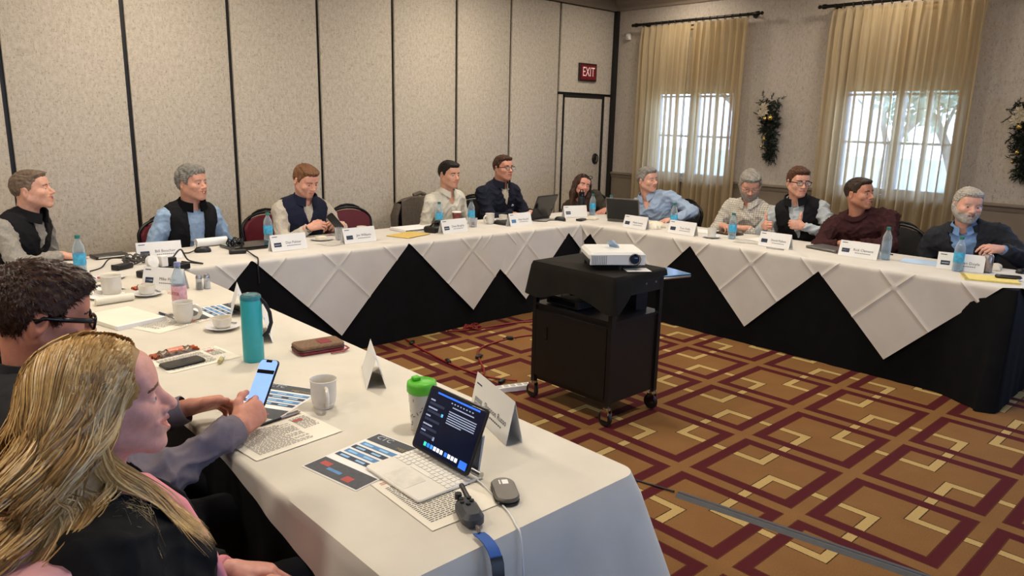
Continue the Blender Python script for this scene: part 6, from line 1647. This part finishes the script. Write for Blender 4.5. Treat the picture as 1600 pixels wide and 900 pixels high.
# --- the two people in the near row
h12 = (.345, 2.10, 1.163)
def near_bracelet(root, O, H, Rh, W, wrists):
    w_, fd, E, hd = wrists[0]; a = unit(np.cross(fd, A3(0, 0, 1))); b = np.cross(fd, a); c = w_-fd*.004-O
    MB().tube([tuple(c+(a*math.cos(t)+b*math.sin(t))*.030) for t in [2*PI*i/24 for i in range(25)]], .0022, 6, False).build('bracelet', M_blk, root, True)
    for (w_, fd, E, hd) in wrists:
        a = unit(np.cross(fd, A3(0, 0, 1))); b = np.cross(fd, a); rg = []
        for s_, r_ in ((-.062, .0455), (-.008, .0425), (-.006, .039)):
            rg.append([tuple(w_+fd*s_+(a*math.cos(t)+b*math.sin(t))*r_-O) for t in [2*PI*i/28 for i in range(28)]])
        MB().loft(rg, False, False).build('shirt_cuff', GREYSH, root, True, 60)
GREYSH = fab('mauve_grey_shirt', '#6a626a', var=.06)
person('man in black-framed glasses and charcoal vest holding a phone', h12, (R_(-4), R_(-14), 0), R_(-2), pelvis=(.31, 2.10, .53), vox=.008, hvox=.0026, handvox=.0028,
       hands=[dict(w=(.765, 1.945, .800), d=A3(.72, .30, .22), n=A3(.15, -.85, .5), curl=(.75, .85, .9, .95), thumb=(.5, .5), pole=A3(-.3, -.5, -.9)), dict(w=(.70, 2.165, .806), d=A3(.80, -.22, .10), n=A3(.1, .55, .75), curl=(.6, .75, .8, .85), thumb=(.3, .4), pole=A3(-.3, .4, -.9))],
       tone='#b87c66', hair='#34221a', seed=22, glasses='#0c0b0b', ntuft=7000, hp=dict(smile=.1, hair_t=(.010, .012, .020), quiff=.9, recede=.004, fine=True, tuft=.030, lift=.06, jaw=1.04, scale=1.04, rough=1.0),
       outfit=[dict(kind='shirt', m=GREYSH, off=.013, amp=0.0204, wl=.12, cuff=.03), dict(kind='vest', m=fab('charcoal_vest', '#232427', var=.2), off=.030, collar='stand', top=.50)], sw=1.14, bulk=1.12, trousers='#1a1a1e', extra=near_bracelet)
def phone_screen():
    m = mat('phone_screen', '#88a9e8', .15, var=.04, emit='#7fa8f5', estr=.75); return m
_u = unit(A3(.52, .28, .80)-0); _x = unit(np.cross(_u, A3(-.75, -.25, .6))); _z = np.cross(_x, _u)
ph_ = phone('phone', (.885, 2.05, .872), Matrix(np.stack([_x, _u, _z], 1).tolist()).to_3x3(), 'lit phone held up by the man in black-framed glasses', phone_screen())
MB().rbox(-.0335, .0335, .030, .042, .0046, .0050, .002).build('dark_banner', M_blkg, ph_); MB().rbox(-.012, .012, .066, .0735, .0046, .0050, .003).build('notch', M_blkg, ph_)

def blonde_hair(root, O, H, Rh, sc, T, TA):
    cols = ['#94703f', '#b08850', '#c79f62', '#d8b578', '#e6cb98']; mats_ = [mat('blonde_%d' % i, c, .38, var=.18, vscale=90, spec=.45) for i, c in enumerate(cols)]
    # inner volume
    s = SDF(); s.ell((0, -.016, .036), (.088, .110, .100), k=.02)
    for q in (-1, 1): s.cone((q*.070, -.030, .01), (q*.074, -.05, -.14), .026, .030, k=.04); s.cone((q*.074, -.05, -.14), (q*.080, -.09, -.28), .030, .02, k=.04)
    s.ell((0, -.085, -.12), (.100, .048, .21), k=.05)
    F, ax = s.grid(.005, .02, .04); X, Y, Z = ax[0][:, None, None], ax[1][None, :, None], ax[2][None, None, :]
    face = np.maximum(np.sqrt((X/.072)**2+((Z+.042)/.108)**2)*.06-.06, .010-Y+.0*X)
    F = np.maximum(F, -face.astype(np.float32)); V, Q = surface_nets(F, ax)
    npmesh('hair', (H-O)+(V*sc)@Rh.T, Q, mats_[0], root)
    # locks: start along a parting, follow the skull, then fall in waves that neighbours share
    n = 12000; K = 24; r = np.random.RandomState(9)
    sg = np.where(r.rand(n) < .6, 1.0, -1.0); rad = A3(.086, .110, .098)
    y0 = r.uniform(-.100, .078, n); up0 = np.sqrt(np.clip(1-(y0/.116)**2, .05, 1)); phi0 = r.uniform(0, 1.45, n)
    cl = (np.floor((y0+.1)/.022)+8*np.floor(phi0/.5)+40*(sg > 0)).astype(int); rc_ = np.random.RandomState(3)
    tab = lambda lo, hi: rc_.uniform(lo, hi, 120)[cl]
    cph = tab(0, 6.28)+r.normal(size=n)*.35; cam = tab(.014, .032); cwl = tab(.10, .16); cx = tab(-.014, .014); cy = tab(-.02, .02); clen = tab(.38, .56)
    length = clen*r.uniform(.85, 1.08, n); t_ = np.linspace(0, 1, K)**.9; P_ = np.zeros((n, K, 3)); lay = r.uniform(0, .014, n); fz = r.normal(size=(n, 2))*.006
    for k in range(K):
        s_ = t_[k]*length; ang = phi0+s_/.100; over = np.clip(s_-(1.50-phi0)*.100, 0, None); a = np.minimum(ang, 1.50)
        back = -np.clip(s_, 0, .16)*.42*np.clip((y0+.10)/.12, .15, 1.25)
        x = sg*(np.sin(a)*(rad[0]+lay)*np.sqrt(np.clip(up0, .35, 1)))+.016*(1-np.sin(a)); z = .036+np.cos(a)*(rad[2]+lay)*up0; y = y0+back-.012
        ramp = np.clip(over/.07, 0, 1)*(1+.5*np.clip(over/.3, 0, 1)); ph = over*2*PI/cwl+cph
        z = z-over*.98; x = x+sg*(.016*np.clip(over/.1, 0, 1))+cam*ramp*np.sin(ph)+(cx+fz[:, 0])*ramp
        y = y+cam*1.3*ramp*np.cos(ph*1.0+.6)+(cy+fz[:, 1])*ramp-.05*np.clip(over/.3, 0, 1)
        P_[:, k] = np.stack([x, y, z], 1)
    nb = 4200; x0 = r.uniform(-.080, .080, nb); ub = np.sqrt(np.clip(1-(x0/.092)**2, .08, 1)); pb = r.uniform(-.2, 1.5, nb); PB = np.zeros((nb, K, 3)); lb2 = r.uniform(0, .012, nb)
    clb = (70+np.floor((x0+.08)/.022)+8*np.floor((pb+.2)/.6)).astype(int); tb2 = lambda lo, hi: rc_.uniform(lo, hi, 120)[clb]
    c2, a2, w2, l2 = tb2(0, 6.28)+r.normal(size=nb)*.35, tb2(.012, .026), tb2(.10, .16), tb2(.36, .52)*r.uniform(.85, 1.05, nb); fb = r.normal(size=(nb, 2))*.006
    for k in range(K):
        s_ = t_[k]*l2; ov = np.clip(s_-(1.5-pb)*.105, 0, None); a = np.minimum(pb+s_/.105, 1.5); rp = np.clip(ov/.07, 0, 1)*(1+.5*np.clip(ov/.3, 0, 1)); ph = ov*2*PI/w2+c2
        PB[:, k] = np.stack([x0*(1+.25*np.clip(ov/.2, 0, 1))+a2*rp*np.sin(ph)+fb[:, 0]*rp, -.014-np.sin(a)*(.112+lb2)*np.sqrt(ub)-.02*np.clip(ov/.2, 0, 1)+a2*rp*np.cos(ph)+fb[:, 1]*rp, .036+np.cos(a)*(.100+lb2)*ub-ov*.98], 1)
    P_ = np.concatenate([P_, PB]); n += nb; cl = np.concatenate([cl, np.minimum(clb, 119)])
    lim = np.interp(P_[:, :, 2], [-.30, -.12, -.03, .03, .052, .09], [.06, .035, .022, .042, .082, .13])
    P_[:, :, 1] = np.where(P_[:, :, 1] > lim, lim+(P_[:, :, 1]-lim)*.1, P_[:, :, 1])
    nf = 1500; PF = np.zeros((nf, K, 3)); of = r.normal(size=(nf, 3))*A3(.007, .010, .012); lf = r.uniform(.85, 1.1, nf); pf = r.normal(size=nf)*.3
    for k in range(K):
        t = np.linspace(0, 1, K)[k]*lf; PF[:, k] = np.stack([.092+.012*np.sin(t*7+pf)-.035*t**2, -.022+.012*np.cos(t*8+pf)+.115*np.clip(t, 0, 1.1)**1.6, .035-.32*t], 1)+of*(.4+.6*t[:, None])
    P_ = np.concatenate([P_, PF]); n += nf; cl = np.concatenate([cl, np.full(nf, 60)])
    q = P_.reshape(-1, 3); c0 = A3(0, -.014, .036); e = (q-c0)/(A3(.084, .106, .097)); L = np.linalg.norm(e, axis=1); ins = L < 1; q[ins] = c0+(q[ins]-c0)/L[ins][:, None]
    Wp = H+(q*sc)@Rh.T
    for _ in range(2):
        dd = TA.pts(Wp)-.027; hit = dd < 0
        if hit.any():
            ph = Wp[hit]; eps = .004; g = np.stack([TA.pts(ph+A3(*(eps if j == i else 0 for j in range(3))))-TA.pts(ph-A3(*(eps if j == i else 0 for j in range(3)))) for i in range(3)], 1)
            g /= np.linalg.norm(g, axis=1)[:, None]+1e-9; Wp[hit] = ph-g*dd[hit][:, None]
    Wp = Wp.reshape(n, K, 3)-O
    for _ in range(2): Wp[:, 1:-1] = .5*Wp[:, 1:-1]+.25*(Wp[:, 2:]+Wp[:, :-2])
    tan = np.gradient(Wp, axis=1); tan /= np.linalg.norm(tan, axis=2, keepdims=True)+1e-9
    ctr = (H-O)[None, None]+0*Wp; ctr[:, :, 2] = np.minimum((H-O)[2]+.02, Wp[:, :, 2]); ctr[:, :, 0] -= .02
    out = Wp-ctr; out += r.normal(size=(n, 1, 3))*.03; out -= tan*(out*tan).sum(2, keepdims=True); out /= np.linalg.norm(out, axis=2, keepdims=True)+1e-9; sd = np.cross(tan, out)
    wd = (r.uniform(.0006, .0016, n)[:, None]*np.clip(np.minimum(1, (1-np.linspace(0, 1, K))*3.5), .08, 1)[None])[:, :, None]
    VV = np.stack([Wp-sd*wd, Wp+sd*wd], 2).reshape(-1, 3); base = (np.arange(n)[:, None]*K+np.arange(K-1)[None]).reshape(-1)*2
    QQ = np.stack([base, base+1, base+3, base+2], 1)
    shade = np.clip(rc_.normal(1.6, .9, 120)[cl]+r.normal(size=n)*.8, 0, 4).round().astype(int)
    o = npmesh('hair_locks', VV, QQ, mats_, root, np.repeat(shade, K-1)); o['kind'] = 'stuff'
h13 = (.325, 1.47, 1.128)
def pink_scarf(root, O, H, Rh, W, wrists):
    m = fab('pink_top', '#d98a92', var=.06)
    for q in (-1, 1):
        pts = [(q*.060, .02, .49), (q*.052, .085, .45), (q*.045, .135, .36), (q*.040, .155, .26), (q*.035, .165, .14)]
        mb = MB(); rg = []
        for i, p in enumerate(pts):
            c = W(*p)-O; w2 = (.02, .026, .030, .030, .028)[i]; rgt = W(1, 0, 0)-W(0, 0, 0); f_ = W(0, 1, 0)-W(0, 0, 0)
            rg.append([tuple(c+rgt*w2*math.cos(a)+f_*.014*math.sin(a)) for a in [2*PI*k/12 for k in range(12)]])
        mb.loft(rg); mb.build('collar_drape', m, root, True, None)
person('blonde woman in a black blazer and pink top, laughing', h13, (R_(-17), R_(4), R_(0)), R_(-8), pelvis=(.37, 1.47, .52), vox=.008, hvox=.0020, handvox=.0028, neckup=.165,
       hands=[dict(w=(.545, 1.385, .640), d=A3(.85, .35, -.05), n=A3(0, -.3, 1), curl=(.5, .55, .6, .65)), dict(w=(.56, 1.53, .640), d=A3(.8, -.45, -.05), n=A3(0, .3, 1), curl=(.5, .55, .6, .65))],
       tone='#d49a8a', hair='#8f6a3a', seed=23, hairfn=blonde_hair, hp=dict(smile=1.0, open=1.0, width=.95, jaw=.90, scale=.99, neck=.046, fine=True, eye=.35, brow='#6a4a33', bust=1),
       outfit=[dict(kind='shirt', name='top', m=fab('pink_top', '#d98a92'), off=.010, amp=0.0068), dict(kind='jacket', name='blazer', m=fab('black_blazer', '#0f0f11', var=.2), off=.022, v=(.04, .078, .052), amp=0.0136, wl=.13, cuff=.015, low=-.06)], sw=1.0, bulk=.98, trousers='#2a2d33', extra=pink_scarf)
